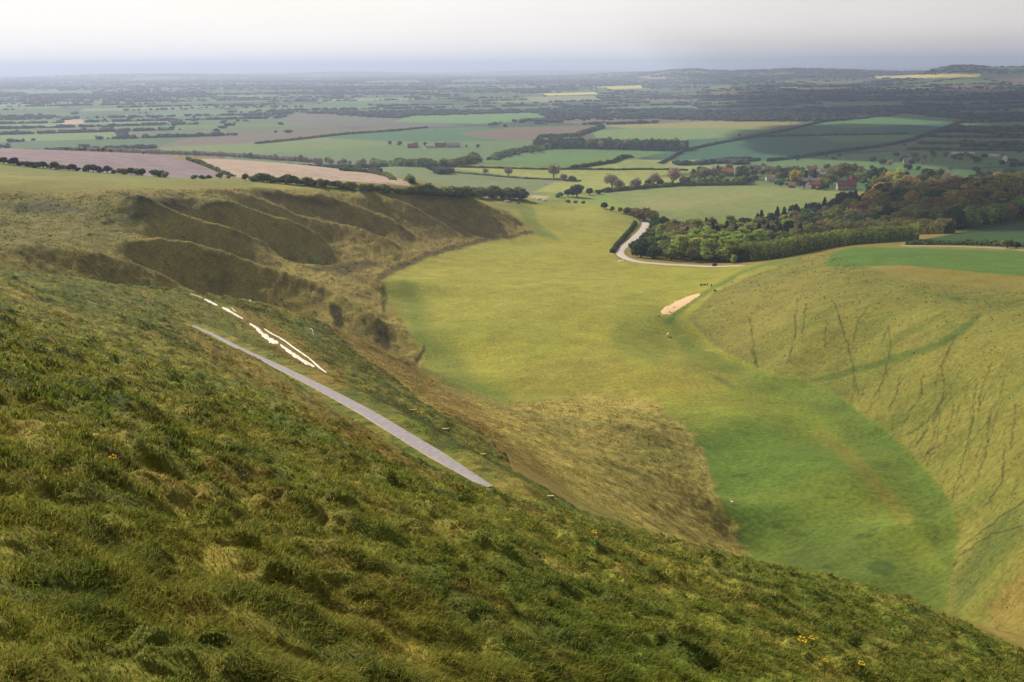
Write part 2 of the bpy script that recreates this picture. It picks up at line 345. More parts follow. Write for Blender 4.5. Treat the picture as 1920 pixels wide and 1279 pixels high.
fur = 1+.05*np.sin((X*.35+Y)*2*math.pi/14)+.04*np.sin((X*.3+Y)*2*math.pi/5.5); COL *= (1+(fur-1)*np.clip(Zmauve+Zpale, 0, 1))[..., None]
# valley floor
Zfloor = zone([(1000,437),(960,400),(990,374),(1060,372),(1180,392),(1215,415),(1195,440),(1150,470),(1165,490),(1340,502),(1480,492),(1390,525),(1340,550),(1290,598),(1340,648),(1420,690),
  (1520,712),(1600,760),(1680,820),(1740,880),(1790,945),(1800,1000),(1785,1080),(1770,1180),(1900,1500),(1200,1500),(1400,1046),(1375,990),(1335,915),(1320,850),(1285,805),(1230,755),(1190,745),(1100,741),(980,757),(930,752),(860,725),(800,690),(775,640),(760,610),(735,580),(718,545),(730,520),(800,485),(860,465)], 6, (118, 860), wob=4)
grn = np.clip(sm(300, 200, RR)*.75+.9*(nA-.45)+.25*(nB-.5), 0, 1)
c = mixc('#999d3c', '#58742a', grn)
COL[:] = COL*(1-Zfloor[..., None])+c*Zfloor[..., None]
F_ = (118, 860)
P('#687b30', (735,545),(760,520),(800,560),(810,620),(860,660),(900,730),(860,740),(790,690),(770,620), f=22, r=F_, amt=.7)
P('#95973f', (820,480),(1000,445),(1140,500),(1180,560),(1120,620),(900,600),(800,560), f=30, r=F_, amt=.6)
P('#707e33', (1150,600),(1230,570),(1290,600),(1330,650),(1230,680),(1140,650), f=22, r=F_, amt=.75)
P('#98903f', (940,700),(1120,640),(1200,690),(1300,700),(1320,740),(1100,740),(960,750), f=18, r=F_, amt=.5)
P('#637831', (1255,600),(1290,640),(1350,665),(1440,700),(1560,730),(1620,780),(1500,760),(1380,720),(1290,690), f=10, r=F_, amt=.7, wob=6)
P('#8f8e42', (1270,650),(1330,680),(1400,720),(1330,730),(1230,700), f=14, r=F_, amt=.5, wob=8)
P('#899540', (1000,372),(1180,392),(1215,415),(1190,445),(1100,420),(1020,390), f=10, r=F_, amt=.5)
P('#979a44', (1000,392),(1110,396),(1180,420),(1160,450),(1060,430), f=14, r=F_, amt=.6)
P('#5d792d', (960,380),(1060,378),(1000,385),(1010,420),(1060,455),(1000,440), f=6, r=F_, amt=.6)
P('#3f5b26', (1600,760),(1680,820),(1740,880),(1790,945),(1800,1000),(1785,1080),(1740,1020),(1690,930),(1600,840),(1520,760), f=18, r=F_, amt=.5)
P('#547329', (1250,605),(1290,570),(1330,545),(1390,512),(1450,494),(1500,486), f=4, r=(118, 640), width=5, amt=.7, wob=3)
P('#a39c58', (1262,600),(1300,572),(1345,543),(1400,512),(1440,499), f=1.2, r=(118, 640), width=.7, amt=.6, wob=1)
P('#53702c', (1420,700),(1480,712),(1540,738),(1600,775),(1660,825),(1720,890),(1765,950), f=8, r=F_, width=6, amt=.5, wob=6)
P('#867e3c', (1240,700),(1330,735),(1420,770), f=5, r=F_, width=3, amt=.35, wob=8)
P('#7c7a36', (1530,800),(1590,830),(1680,930),(1715,975),(1690,985),(1640,930),(1570,850),(1515,810), f=4, r=F_, amt=.55, wob=6)
P('#3f5724', (1480,985),(1640,1010),(1770,1080),(1800,1150),(1600,1160),(1450,1090), f=40, r=F_, amt=.6)
for (x, y, a, b) in ((1390,892,16,3),(1555,933,14,3),(1455,985,16,6),(1500,1003,18,4),(1618,1003,22,4),(1637,993,8,3),(1740,968,24,3),(1655,1065,32,12),(1552,1061,12,4)):
    P('#2f4a22', (x-a,y),(x-a/2,y-b),(x+a/2,y-b*.8),(x+a,y),(x+a/2,y+b),(x-a/2,y+b*.8), f=3, r=F_, amt=.5, wob=4)
P('#8a6f50', (1340,706),(1350,704),(1368,714),(1352,716), f=3, r=F_, amt=.5)
P('#4c6c2c', (1325,702),(1345,708),(1390,728),(1370,730), f=4, r=F_, amt=.6)
# slopes
Zgold = zone([(930,752),(980,757),(1100,741),(1190,745),(1230,755),(1285,805),(1320,850),(1335,915),(1375,990),(1410,1060),(1300,1200),(900,1100),(780,860),(640,740),(560,640),(620,612),(700,650),(780,690),(860,742)], 12, (76, 300), wob=16)
Zgold = Zgold*sm(70, 105, RR)
c = mixc('#a8a052', '#8c8b46', (nB-.42)*3.2+(nA-.5)); COL[:] = COL*(1-Zgold[..., None])+c*Zgold[..., None]
Zright = zone([(1560,476),(1480,492),(1390,525),(1340,550),(1290,598),(1340,648),(1420,690),(1520,712),(1600,760),(1680,820),(1740,880),(1790,945),(1800,1000),(1785,1080),(1770,1180),(2400,1300),(2400,530),(1920,545),(1700,528)], 4, (90, 640), wob=2)
c = mixc('#7d803c', '#647030', (nB-.42)*2.6+(nA-.48)); COL[:] = COL*(1-Zright[..., None])+c*Zright[..., None]
RG = (90, 640)
P('#6f7436', (1560,500),(1700,520),(1920,545),(1920,610),(1800,590),(1640,560), f=22, r=RG, amt=.65)
P('#5b6a30', (1700,545),(1920,565),(1920,580),(1760,562), f=8, r=RG, amt=.6)
P('#8a8642', (1560,500),(1450,520),(1330,570),(1310,610),(1400,650),(1500,600), f=26, r=RG, amt=.5)
P('#55652e', (1920,930),(1850,985),(1790,1085),(1790,1150),(1840,1100),(1870,1060),(1920,1010), f=16, r=RG, amt=.8, wob=8)
P('#8a7640', (1920,1060),(1850,1140),(1900,1300),(2000,1200), f=8, r=RG, amt=.5, wob=6)
P('#4c6428', (1500,718),(1560,700),(1660,672),(1760,640),(1800,610),(1836,585),(1842,590),(1810,622),(1770,650),(1680,680),(1560,712), f=3, r=RG, amt=.75, wob=2)
for tr in (((1655,640),(1668,610),(1670,650),(1664,690),(1640,745)),((1790,630),(1765,690),(1772,730),(1750,790),(1720,830)),((1560,560),(1575,600),(1590,650),(1600,690),(1610,740)),
           ((1495,560),(1490,620),(1478,680)),((1510,570),(1504,640)),((1600,640),(1610,600),(1625,580)),((1730,700),(1728,740),(1690,800)),((1775,740),(1740,790),(1700,815)),
           ((1830,720),(1825,780),(1810,850),(1795,900)),((1855,780),(1850,850),(1825,910)),((1405,600),(1412,640),(1418,680)),((1885,830),(1880,900),(1850,950)),((1690,700),(1680,740),(1668,770)),
           ((1790,760),(1770,830),(1740,850)),((1860,680),(1840,730),(1836,760)),((1410,655),(1418,686)),((1550,600),(1546,650)),((1905,760),(1895,840)),((1920,985),(1860,1000),(1800,1040),(1790,1060)),((1920,940),(1870,975),(1820,1010),(1800,1030))):
    P('#3c3f20', *tr, f=1.4, r=RG, width=1.2, amt=.8, wob=4, ws=.09)
def track(c, *pts, f=1.3, r=RG, width=.9, amt=.6, wob=4):
    m, v = mask(pts, f, r, width=width, wob=wob); v = (v*amt*sm(.6, .95, Zright[m]))[:, None]; COL[m] = COL[m]*(1-v)+lin(c, ALB)*v
_g = np.random.default_rng(3)
for k_ in range(34):
    x_ = _g.uniform(1600, 1925); y_ = _g.uniform(640, 900); n_ = int(_g.integers(4, 8)); l_ = [(x_, y_)]
    for q_ in range(n_): x_ -= _g.uniform(-4, 16)+(12 if q_ > n_-3 else 0); y_ += _g.uniform(16, 30); l_.append((x_, y_))
    track('#43461f', *l_, f=1.3, r=RG, width=.9, amt=float(_g.uniform(.4, .75)), wob=4)
P('#3f5a2a', (1770,560),(1790,555),(1812,560),(1800,568), f=4, r=RG, amt=.6)
P('#54752f', (1560,476),(1600,464),(1700,464),(1850,469),(2300,480),(2300,532),(1920,519),(1700,498),(1548,500), f=2, r=(330, 700), wob=1)
P('#35522a', (1700,455),(1780,440),(1920,410),(2300,380),(2300,470),(1920,464), f=2, r=(400, 800))
P('#7f9052', (1100,366),(1230,350),(1400,347),(1520,352),(1590,360),(1500,395),(1370,418),(1240,418),(1200,398),(1150,384), f=2, r=(600, 1200), wob=1)
P('#a09a6a', (1180,372),(1320,362),(1440,358),(1450,364),(1330,384),(1260,400),(1220,392), f=12, r=(600, 1200), amt=.35, wob=10)
P('#7e9a48', (1020,362),(1140,366),(1180,392),(1060,376),(985,374), f=3, r=(600, 1200))
P('#c9b594', (1000,366),(1030,368),(1024,372),(990,370), f=2, r=(600, 1200))
# stepped left slope
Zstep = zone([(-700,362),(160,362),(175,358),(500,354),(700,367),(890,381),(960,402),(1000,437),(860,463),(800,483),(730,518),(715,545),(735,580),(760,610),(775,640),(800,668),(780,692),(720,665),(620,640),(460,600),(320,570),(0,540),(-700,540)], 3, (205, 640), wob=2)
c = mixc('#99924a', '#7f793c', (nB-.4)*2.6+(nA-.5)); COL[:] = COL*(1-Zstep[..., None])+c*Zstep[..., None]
SG = (205, 640)
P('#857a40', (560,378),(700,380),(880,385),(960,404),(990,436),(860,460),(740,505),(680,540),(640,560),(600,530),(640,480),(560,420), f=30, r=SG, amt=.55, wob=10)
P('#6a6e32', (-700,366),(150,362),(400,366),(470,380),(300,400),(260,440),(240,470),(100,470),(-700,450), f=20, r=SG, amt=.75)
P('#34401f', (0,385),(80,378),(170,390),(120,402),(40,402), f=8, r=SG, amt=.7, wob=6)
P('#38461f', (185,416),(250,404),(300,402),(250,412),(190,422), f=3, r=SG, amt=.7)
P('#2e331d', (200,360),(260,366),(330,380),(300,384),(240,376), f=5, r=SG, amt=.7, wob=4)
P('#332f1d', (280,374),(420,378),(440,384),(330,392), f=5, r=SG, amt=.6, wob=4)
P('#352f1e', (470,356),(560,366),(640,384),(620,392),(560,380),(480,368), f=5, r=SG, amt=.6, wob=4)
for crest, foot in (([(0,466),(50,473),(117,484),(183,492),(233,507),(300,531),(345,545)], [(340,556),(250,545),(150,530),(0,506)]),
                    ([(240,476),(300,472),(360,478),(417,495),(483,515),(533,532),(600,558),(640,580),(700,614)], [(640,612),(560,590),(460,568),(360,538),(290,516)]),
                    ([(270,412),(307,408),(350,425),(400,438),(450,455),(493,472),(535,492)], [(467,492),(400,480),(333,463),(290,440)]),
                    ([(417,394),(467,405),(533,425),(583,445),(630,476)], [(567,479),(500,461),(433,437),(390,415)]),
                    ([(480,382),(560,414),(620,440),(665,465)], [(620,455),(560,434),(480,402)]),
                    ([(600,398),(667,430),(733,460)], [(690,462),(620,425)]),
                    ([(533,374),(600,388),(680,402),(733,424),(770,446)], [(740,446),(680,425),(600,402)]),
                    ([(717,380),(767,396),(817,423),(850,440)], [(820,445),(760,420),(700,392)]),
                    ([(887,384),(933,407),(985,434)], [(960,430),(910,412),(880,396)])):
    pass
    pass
    P('#a59a50', *[(a, b-3) for a, b in crest], f=1.8, r=SG, width=1.3, amt=.35, wob=1)  # pale strip paints a sunlit highlight along each crest into the ground colour
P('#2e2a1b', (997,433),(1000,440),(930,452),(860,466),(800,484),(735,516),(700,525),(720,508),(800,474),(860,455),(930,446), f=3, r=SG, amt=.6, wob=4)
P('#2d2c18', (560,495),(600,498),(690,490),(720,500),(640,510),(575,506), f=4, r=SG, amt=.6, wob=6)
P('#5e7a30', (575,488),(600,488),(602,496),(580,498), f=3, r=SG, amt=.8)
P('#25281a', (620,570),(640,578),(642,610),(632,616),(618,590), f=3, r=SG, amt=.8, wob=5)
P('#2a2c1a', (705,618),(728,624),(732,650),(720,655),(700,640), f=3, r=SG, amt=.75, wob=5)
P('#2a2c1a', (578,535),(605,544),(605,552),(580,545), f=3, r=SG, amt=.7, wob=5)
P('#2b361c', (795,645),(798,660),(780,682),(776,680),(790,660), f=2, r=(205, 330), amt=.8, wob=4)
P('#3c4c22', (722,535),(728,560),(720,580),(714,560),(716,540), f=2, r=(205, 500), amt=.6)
# near hillside
RN = np.interp(PX, [560, 640, 800, 950, 1100], [305, 215, 130, 80, 62])
Znear = zone([(-900,460),(0,503),(150,521),(320,541),(460,560),(550,588),(620,610),(720,653),(800,708),(900,770),(960,880),(1100,962),(1250,1010),(1400,1040),(1550,1080),(1700,1120),(1920,1218),(2600,1380),(2600,9000),(-5000,9000),(-5000,300)], 3)
Znear = np.where((RR < RN) | (RR < 45), Znear, 0); Znear[RR < 5] = 1; Znear[(np.abs(TH) > .66) & (RR < 60)] = 1; Znear[np.abs(TH) > 1.3] = 1
Znear = np.where(np.abs(TH) > .9, sm(500, 300, RR), Znear).astype(np.float32)
# tussocks: sod bumps running along the contour
ca, sa = math.cos(math.radians(47)), math.sin(math.radians(47))
U_ = X*ca-Y*sa; V_ = X*sa+Y*ca
t1 = fbm(U_/.9, V_/.45, 3, 51); t2 = fbm(U_/2.6, V_/1.1, 3, 61); t3 = fbm(U_/.35, V_/.25, 2, 71); t4 = fbm(U_/7, V_/3, 3, 81)
bump = .36*np.clip(t2-.42, 0, 1)**1.1*2.0+.17*np.clip(t1-.4, 0, 1)*2+.05*t3
b1 = sm(.42, .62, t2); b2 = sm(.45, .65, t1)
c = mixc('#6a772b', '#8a8738', (t4-.32)*2.2)
c = c*(1-.5*(b2*.6)[..., None])+lin('#46591f', ALB)*(.5*b2*.6)[..., None]
straw = sm(.56, .72, fbm(U_/1.7+40, V_/1.2, 3, 91)+.25*(t4-.5)); c = c*(1-.4*straw[..., None])+lin('#9a8a48', ALB)*.4*straw[..., None]
dk = sm(.55, .7, fbm(U_/1.5+9, V_/.8, 3, 95)); c = c*(1-.6*dk[..., None])+lin('#2c3a18', ALB)*.6*dk[..., None]
COL[:] = COL*(1-Znear[..., None])+c*Znear[..., None]
NR = (30, 310)
P('#8a7438', (330,600),(450,665),(600,750),(720,820),(800,880),(900,925),(860,930),(700,850),(560,770),(420,680),(320,620), f=10, r=NR, amt=.6, wob=10)
P('#7d7f34', (330,560),(450,570),(600,640),(640,700),(760,800),(700,770),(560,690),(420,620),(330,600), f=14, r=NR, amt=.5, wob=8)
P('#8e7433', (450,575),(520,610),(640,700),(660,730),(600,720),(500,640),(440,600), f=10, r=NR, amt=.6, wob=8)
P('#34481c', (640,740),(700,755),(780,800),(850,850),(950,890),(930,880),(820,800),(760,760),(680,735), f=8, r=NR, amt=.7, wob=10)
P('#3b4e20', (850,830),(960,880),(1100,965),(1060,960),(930,895), f=8, r=NR, amt=.6, wob=10)
P('#7f6a34', (620,612),(720,655),(860,745),(1000,860),(1080,940),(940,860),(820,760),(700,690), f=12, r=(50, 310), amt=.6, wob=10)
P('#5f6b28', (480,570),(600,605),(700,690),(760,760),(650,690),(560,630), f=12, r=NR, amt=.5, wob=8)
Wfar = sm(25, 90, RR)
t5 = fbm(U_/3.4+30, V_/2.0, 3, 171); bump = bump*(1-.5*sm(40, 120, RR))+sm(30, 70, RR)*.9*np.clip(t5-.45, 0, 1)
disp = Znear*bump*(1-.35*sm(100, 250, RR))
# terracettes, hummocks elsewhere
rough = fbm(X/3.1, Y/3.1, 3, 101); rg = fbm(U_/5, V_/1.6, 3, 111)
disp += Zstep*(0.85*(rough-.5)+.6*(fbm(X/1.7, Y/4.5, 2, 141)-.5)+1.0*(fbm(X/11, Y/11, 3, 121)-.5))
disp += Zgold*(.75*(rough-.5)+.4*(fbm(X/1.5, Y/1.5, 2, 131)-.5))*sm(76, 100, RR)
disp += Zright*(.32*(rough-.5)+.28*(nB-.5))
disp += Zfloor*.35*(nB-.5); COL *= (1+Zfloor*(.22*(nC-.5)+.18*(fbm(X/5, Y/5, 3, 611)-.5)))[..., None]
cc = sm(.5, .7, rough); COL *= (1-.2*cc*(Zstep+Zgold+.5*Zright))[..., None]
COL *= 1+(np.array([1.05, .93, .85])-1)*(1-.6*sm(900, 1500, RR))[..., None]
# tussock domes
def domes(u, v, su, sv, seed, thr):
    a = u/su; b = v/sv; ia_, ib_ = np.floor(a), np.floor(b); o = np.zeros(u.shape)
    for i in (-1, 0, 1):
        for j in (-1, 0, 1):
            cx_, cy_ = ia_+i, ib_+j; jx = hsh(cx_, cy_, seed); jy = hsh(cx_, cy_, seed+1); hh_ = np.clip((hsh(cx_, cy_, seed+2)-thr)/(1-thr), 0, 1); sz = .35+.4*hsh(cx_, cy_, seed+3)
            d2_ = ((a-cx_-jx)**2+(b-cy_-jy)**2)/sz**2; o = np.maximum(o, hh_**.6*sm(1, .25, d2_))
    return o
nm = (Znear > .02) & (RR < 260) & (np.abs(TH) < 1.2); uu, vv_ = U_[nm], V_[nm]; wu = uu+.7*(fbm(uu*1.6, vv_*1.6, 3, 7)-.5); wv = vv_+.6*(fbm(uu*1.6+5, vv_*1.6, 3, 8)-.5)
dm = domes(wu, wv, 0.62, .42, 400, .4)*.11+domes(wu, wv, 1.5, .8, 410, .55)*.17; rr_ = RR[nm]
far_ = domes(wu, wv, 4.2, 2.2, 420, .45)*.32*sm(35, 90, rr_); dm = dm+far_; disp[nm] += Znear[nm]*dm
t_ = np.clip(dm/.2, 0, 1)[:, None]*Znear[nm][:, None]; hue = hsh(np.floor(wu/1.3), np.floor(wv/.8), 431)[:, None]; dc = np.where(hue < .85, lin('#3f5520', ALB), lin('#6b4f2a', ALB)); COL[nm] = COL[nm]*(1-.45*t_)+dc*.45*t_
COL *= (.88+.24*fbm(X/4, Y/1.7, 3, 511)*sm(.2, .8, nB)+.06)[..., None]
disp -= .24*Znear*sm(3, 10, RR)*(1-.7*sm(60, 130, RR))
disp *= sm(1.0, 3, RR)
# bench cut into the slope for the near road
CHALK = [([(358,551,2),(372,556,2.4),(380,560,1.6)], 0), ([(383,561,2.5),(396,567,5),(408,573,3)], 1), ([(417,577,3),(428,582,6.5),(438,588,5),(448,594,4),(456,598,3)], 1),
  ([(468,607,3),(480,614,6),(490,624,9),(502,634,11),(512,640,11),(522,643,5)], 1), ([(526,647,3),(538,656,7),(552,666,8.5),(565,674,8),(578,682,7.5),(590,688,4)], 1),
  ([(496,617,1.6),(508,625,2.4),(530,637,2.6),(555,655,2.4),(578,671,2.6),(590,681,4),(600,690,3.4),(612,700,2.2),(625,711,1.6)], 1), ([(596,694,1.5),(606,701,2),(616,708,2),(624,712,1.5)], 0),
  ([(434,577,2),(438,581,3.5),(443,585,2)], 0), ([(455,562,1.5),(459,557,2.2),(464,556,2.2),(467,560,3),(471,566,2.5)], 0), ([(578,620,1.5),(583,616.5,1.8),(586,620,1.8),(588,629,1.6)], 0)]
for pts_, _w in CHALK:
    m_, v_ = mask([(a, b) for a, b, c_ in pts_], 5, (100, 300), width=7); disp[m_] *= 1-v_
for px_, py_, rr_, gg_ in ((1275,573,40,(118,860)),):
    m_, v_ = mask([(px_-35,py_+18),(px_+35,py_-20)], 6, gg_, width=14); disp[m_] *= 1-v_
ROAD1 = [(362,611,165),(400,628,143),(450,654,119),(520,687,98),(600,727,82),(680,770,70),(750,812,62),(850,873,53.5),(918,914,48.5)]
def S_at(t, l):
    i = np.interp(t, th, np.arange(len(th))); j = np.interp(l, lr, np.arange(len(lr)))
    a = np.clip(i.astype(int), 0, len(th)-2); b = np.clip(j.astype(int), 0, len(lr)-2); u = i-a; v = j-b; Z = Zf
    return (Z[a, b]*(1-u)+Z[a+1, b]*u)*(1-v)+(Z[a, b+1]*(1-u)+Z[a+1, b+1]*u)*v
Zf = HC-D
def hgt(x, y):
    x = np.asarray(x, float); y = np.asarray(y, float)
    return S_at(np.arctan2(x, y), np.log(np.maximum(np.hypot(x, y), .41)))
def hit(px, py, rmin=3, rmax=4e4):
    """where the sight line through a pixel of the photograph meets the land"""
    t, s = ray(px, py); t = float(t); s = float(s)
    i = np.interp(t, th, np.arange(len(th))); a = int(i); u = i-a
    z = Zf[a]*(1-u)+Zf[a+1]*u; g = (HC-z)/R
    ok = np.where((g <= s) & (R >= rmin) & (R <= rmax))[0]
    k = ok[0] if len(ok) else int(np.argmin(np.where((R >= rmin) & (R <= rmax), g, 9)))
    if len(ok) and k > 0 and g[k-1] > s: f = (g[k-1]-s)/(g[k-1]-g[k]+1e-12); r = R[k-1]+(R[k]-R[k-1])*f
    else: r = R[k]
    x, y = math.sin(t)*r, math.cos(t)*r
    return np.array([x, y, float(hgt(x, y))])
def spline(pts, n):
    pts = np.array(pts, float); m = len(pts); o = []
    d = np.r_[0, np.cumsum(np.hypot(*np.diff(pts[:, :2], axis=0).T))]; 
    P_ = np.vstack([2*pts[0]-pts[1], pts, 2*pts[-1]-pts[-2]])
    for s_ in np.linspace(0, d[-1], n):
        k = min(max(np.searchsorted(d, s_)-1, 0), m-2); t = (s_-d[k])/(d[k+1]-d[k])
        a, b, c, e = P_[k], P_[k+1], P_[k+2], P_[k+3]
        o.append(.5*((2*b)+(-a+c)*t+(2*a-5*b+4*c-e)*t*t+(-a+3*b-3*c+e)*t**3))
    return np.array(o)
road1 = []
for px, py, r in ROAD1:
    t_, s_ = ray(px, py); road1.append(tuple(hit(px, py, 110, 250)) if r > 140 else (math.sin(t_)*r, math.cos(t_)*r, HC-s_*r))
road1 = spline(road1, 120); rz1 = road1[:, 2]; road1 = road1[:, :2]
def bench(line, half, drop, shoulder=1.5, given=None):
    """level the ground across a road; returns the deck heights"""
    global D, disp
    z = hgt(line[:, 0], line[:, 1]); k = np.ones(9)/9; zz = np.convolve(np.pad(z, 4, 'edge'), k, 'valid')-drop
    if given is not None: zz = given
    x0, y0 = line.min(0)-12; x1, y1 = line.max(0)+12
    m = (X > x0) & (X < x1) & (Y > y0) & (Y < y1)
    x, y = X[m], Y[m]; bd = np.full(x.shape, 1e9); bz = np.zeros(x.shape)
    for i in range(len(line)-1):
        ax, ay = line[i]; dx, dy = line[i+1]-line[i]; t = np.clip(((x-ax)*dx+(y-ay)*dy)/(dx*dx+dy*dy+1e-9), 0, 1)
        d = np.hypot(x-ax-t*dx, y-ay-t*dy); q = d < bd; bd[q] = d[q]; bz[q] = (zz[i]+(zz[i+1]-zz[i])*t)[q]
    wgt = 1-sm(half, half+shoulder, bd); D[m] = D[m]*(1-wgt)+(HC-bz)*wgt; disp[m] *= 1-sm(half+shoulder*2.1, half+.8, bd)*.97
    return zz
zz1 = bench(road1, 1.6, 0, 2.5, rz1)
ROAD2 = [(1190,400),(1203,408),(1211,419),(1204,434),(1186,450),(1167,464),(1162,473),(1170,482),(1195,490),(1240,495),(1300,498.5),(1345,500),(1400,497)]
road2 = spline([hit(a, b, 430, 800)[:2] for a, b in ROAD2], 140)
zz2 = bench(road2, 2.6, .05)
ROAD3 = [(1690,461),(1760,461.5),(1850,464),(1920,469),(2000,475)]
road3 = spline([hit(a, b, 430, 800)[:2] for a, b in ROAD3], 60)
zz3 = bench(road3, 2.2, .05)
Zf = HC-D+disp
del bump, t1, t2, t3, b1, b2, rough, rg, cc, dk, straw, c
# ------------------------------------------------------------------ ground mesh and its material
def mat(name):
    m = bpy.data.materials.new(name); m.use_nodes = True; n = m.node_tree; b = n.nodes['Principled BSDF']
    b.inputs['Roughness'].default_value = .95; b.inputs['Specular IOR Level'].default_value = .1; return m, n, b
gm, gn, gb = mat('turf')
at = N(gn, 'ShaderNodeAttribute', attribute_name='cover'); geo = N(gn, 'ShaderNodeNewGeometry')
def gnoise(n, scale, det, geo):
    q = N(n, 'ShaderNodeTexNoise'); q.inputs['Scale'].default_value = scale; q.inputs['Detail'].default_value = det; q.inputs['Roughness'].default_value = .6
    n.links.new(geo.outputs['Position'], q.inputs['Vector']); return q
def gramp(n, src, lo, hi, p0=.3, p1=.7):
    q = N(n, 'ShaderNodeMapRange'); q.inputs[1].default_value = p0; q.inputs[2].default_value = p1; q.inputs[3].default_value = lo; q.inputs[4].default_value = hi
    n.links.new(src, q.inputs[0]); return q
a1 = gnoise(gn, 1.1, 5, geo); a2 = gnoise(gn, 9, 4, geo); a3 = gnoise(gn, .12, 4, geo)
m1 = gramp(gn, a1.outputs[0], .68, 1.32); m2 = gramp(gn, a2.outputs[0], .72, 1.28); m3 = gramp(gn, a3.outputs[0], .88, 1.12)
mm = N(gn, 'ShaderNodeMath', operation='MULTIPLY'); mm2 = N(gn, 'ShaderNodeMath', operation='MULTIPLY')
gn.links.new(m1.outputs[0], mm.inputs[0]); gn.links.new(m2.outputs[0], mm.inputs[1]); gn.links.new(mm.outputs[0], mm2.inputs[0]); gn.links.new(m3.outputs[0], mm2.inputs[1])
vm_ = N(gn, 'ShaderNodeVectorMath', operation='SCALE'); gn.links.new(at.outputs['Color'], vm_.inputs[0]); gn.links.new(mm2.outputs[0], vm_.inputs[3])
gn.links.new(vm_.outputs[0], gb.inputs['Base Color'])
bp = N(gn, 'ShaderNodeBump'); bp.inputs['Strength'].default_value = .55; bp.inputs['Distance'].default_value = .35
gn.links.new(a1.outputs[0], bp.inputs['Height']); gn.links.new(bp.outputs[0], gb.inputs['Normal'])
nt_, nr_ = X.shape
Vg = np.stack([X, Y, Zf], -1).reshape(-1, 3)
I = np.arange(nt_*nr_).reshape(nt_, nr_); A = I[:-1, :-1]; B = I[1:, :-1]; Cc = I[1:, 1:]; Dd = I[:-1, 1:]
q = np.stack([A, B, Cc, Dd], -1).reshape(-1, 4)[:, ::-1]
wrap = np.stack([I[-1, :-1], I[0, :-1], I[0, 1:], I[-1, 1:]], -1)[:, ::-1]
cap = I[:, 0][None, :]
Vg = np.vstack([Vg, [[0, 0, HC-1.65]]]); ci = len(Vg)-1
tri = np.stack([np.full(nt_, ci), np.roll(I[:, 0], -1), I[:, 0]], -1)
ground = mesh_np('ground', Vg, [q, wrap, tri], gm, True, np.vstack([COL.reshape(-1, 3), COL[0, 0][None]]))
tag(ground, kind='structure')
print('ground verts', len(Vg))
# ------------------------------------------------------------------ roads and bare chalk
def cover_mat(name, lo=.8, hi=1.2, scale=2.0, rough=.95, sub=0):
    m, n, b = mat(name); a = N(n, 'ShaderNodeAttribute', attribute_name='cover'); g = N(n, 'ShaderNodeNewGeometry')
    q = gnoise(n, scale, 4, g); r_ = gramp(n, q.outputs[0], lo, hi); v = N(n, 'ShaderNodeVectorMath', operation='SCALE')
    n.links.new(a.outputs['Color'], v.inputs[0]); n.links.new(r_.outputs[0], v.inputs[3]); n.links.new(v.outputs[0], b.inputs['Base Color'])
    b.inputs['Roughness'].default_value = rough; return m
road_m = cover_mat('weathered_tarmac', .82, 1.15, 3.0)
chalk_m = cover_mat('rammed_chalk', .85, 1.12, 1.5)
def ribbon(name, line, zz, halfw, m, ccol, ecol, lift=.06, n_in=8, parent=None):
    n = len(line); tg = np.gradient(line, axis=0); tg /= np.linalg.norm(tg, axis=1)[:, None]; nn = np.c_[-tg[:, 1], tg[:, 0]]
    hw_ = np.asarray(halfw)*np.ones(n); V_r = []; Cr = []
    us = np.linspace(-1, 1, n_in+1)
    for k, u in enumerate(us):
        jit = (1+0.5*(fbm(line[:, 0]*1.6+9*np.sign(u), line[:, 1]*1.6, 3, 17)-.5)*2) if abs(u) > .9 else 1
        p = line+nn*(hw_*u*jit)[:, None]; z = zz+lift-.04*abs(u)**2-(.25 if abs(u) > .99 else 0)
        V_r.append(np.c_[p, z]); e = sm(.55, .95, abs(u)+.25*(fbm(p[:, 0]*.7, p[:, 1]*.7, 2, 19)-.5))
        Cr.append(ccol*(1-e[:, None])+ecol*e[:, None])
    V_r = np.stack(V_r, 1).reshape(-1, 3); Cr = np.stack(Cr, 1).reshape(-1, 3)
    I_ = np.arange(n*(n_in+1)).reshape(n, n_in+1); qd = np.stack([I_[:-1, :-1], I_[:-1, 1:], I_[1:, 1:], I_[1:, :-1]], -1).reshape(-1, 4)
    return mesh_np(name, V_r, qd, m, True, Cr, parent)
tt = np.linspace(0, 1, 120)
wid = np.interp(tt, [0, .06, .5, .8, .93, 1], [.28, .36, .58, .74, .7, .3])
tag(ribbon('hillside_road', road1, zz1, wid, road_m, lin('#a0989a', .72), lin('#b5a078', .85), .05), kind='structure')
tag(ribbon('lane', road2, zz2, np.interp(np.linspace(0, 1, 140), [0, .1, .3, .5, 1], [2, 3.0, 3.6, 3.2, 2.0]), road_m, lin('#b5a79e', .95), lin('#b9a888', .9), .12), kind='structure')
tag(ribbon('lane', road3, zz3, 1.7, road_m, lin('#a39a90', .8), lin('#8a8766', .8), .12), kind='structure')
c0 = hit(500, 640, 100, 300)
cf = empty('chalk_figure', c0, 'white chalk hill figure of long curving strips cut into the grass slope above the road', 'hill figure')
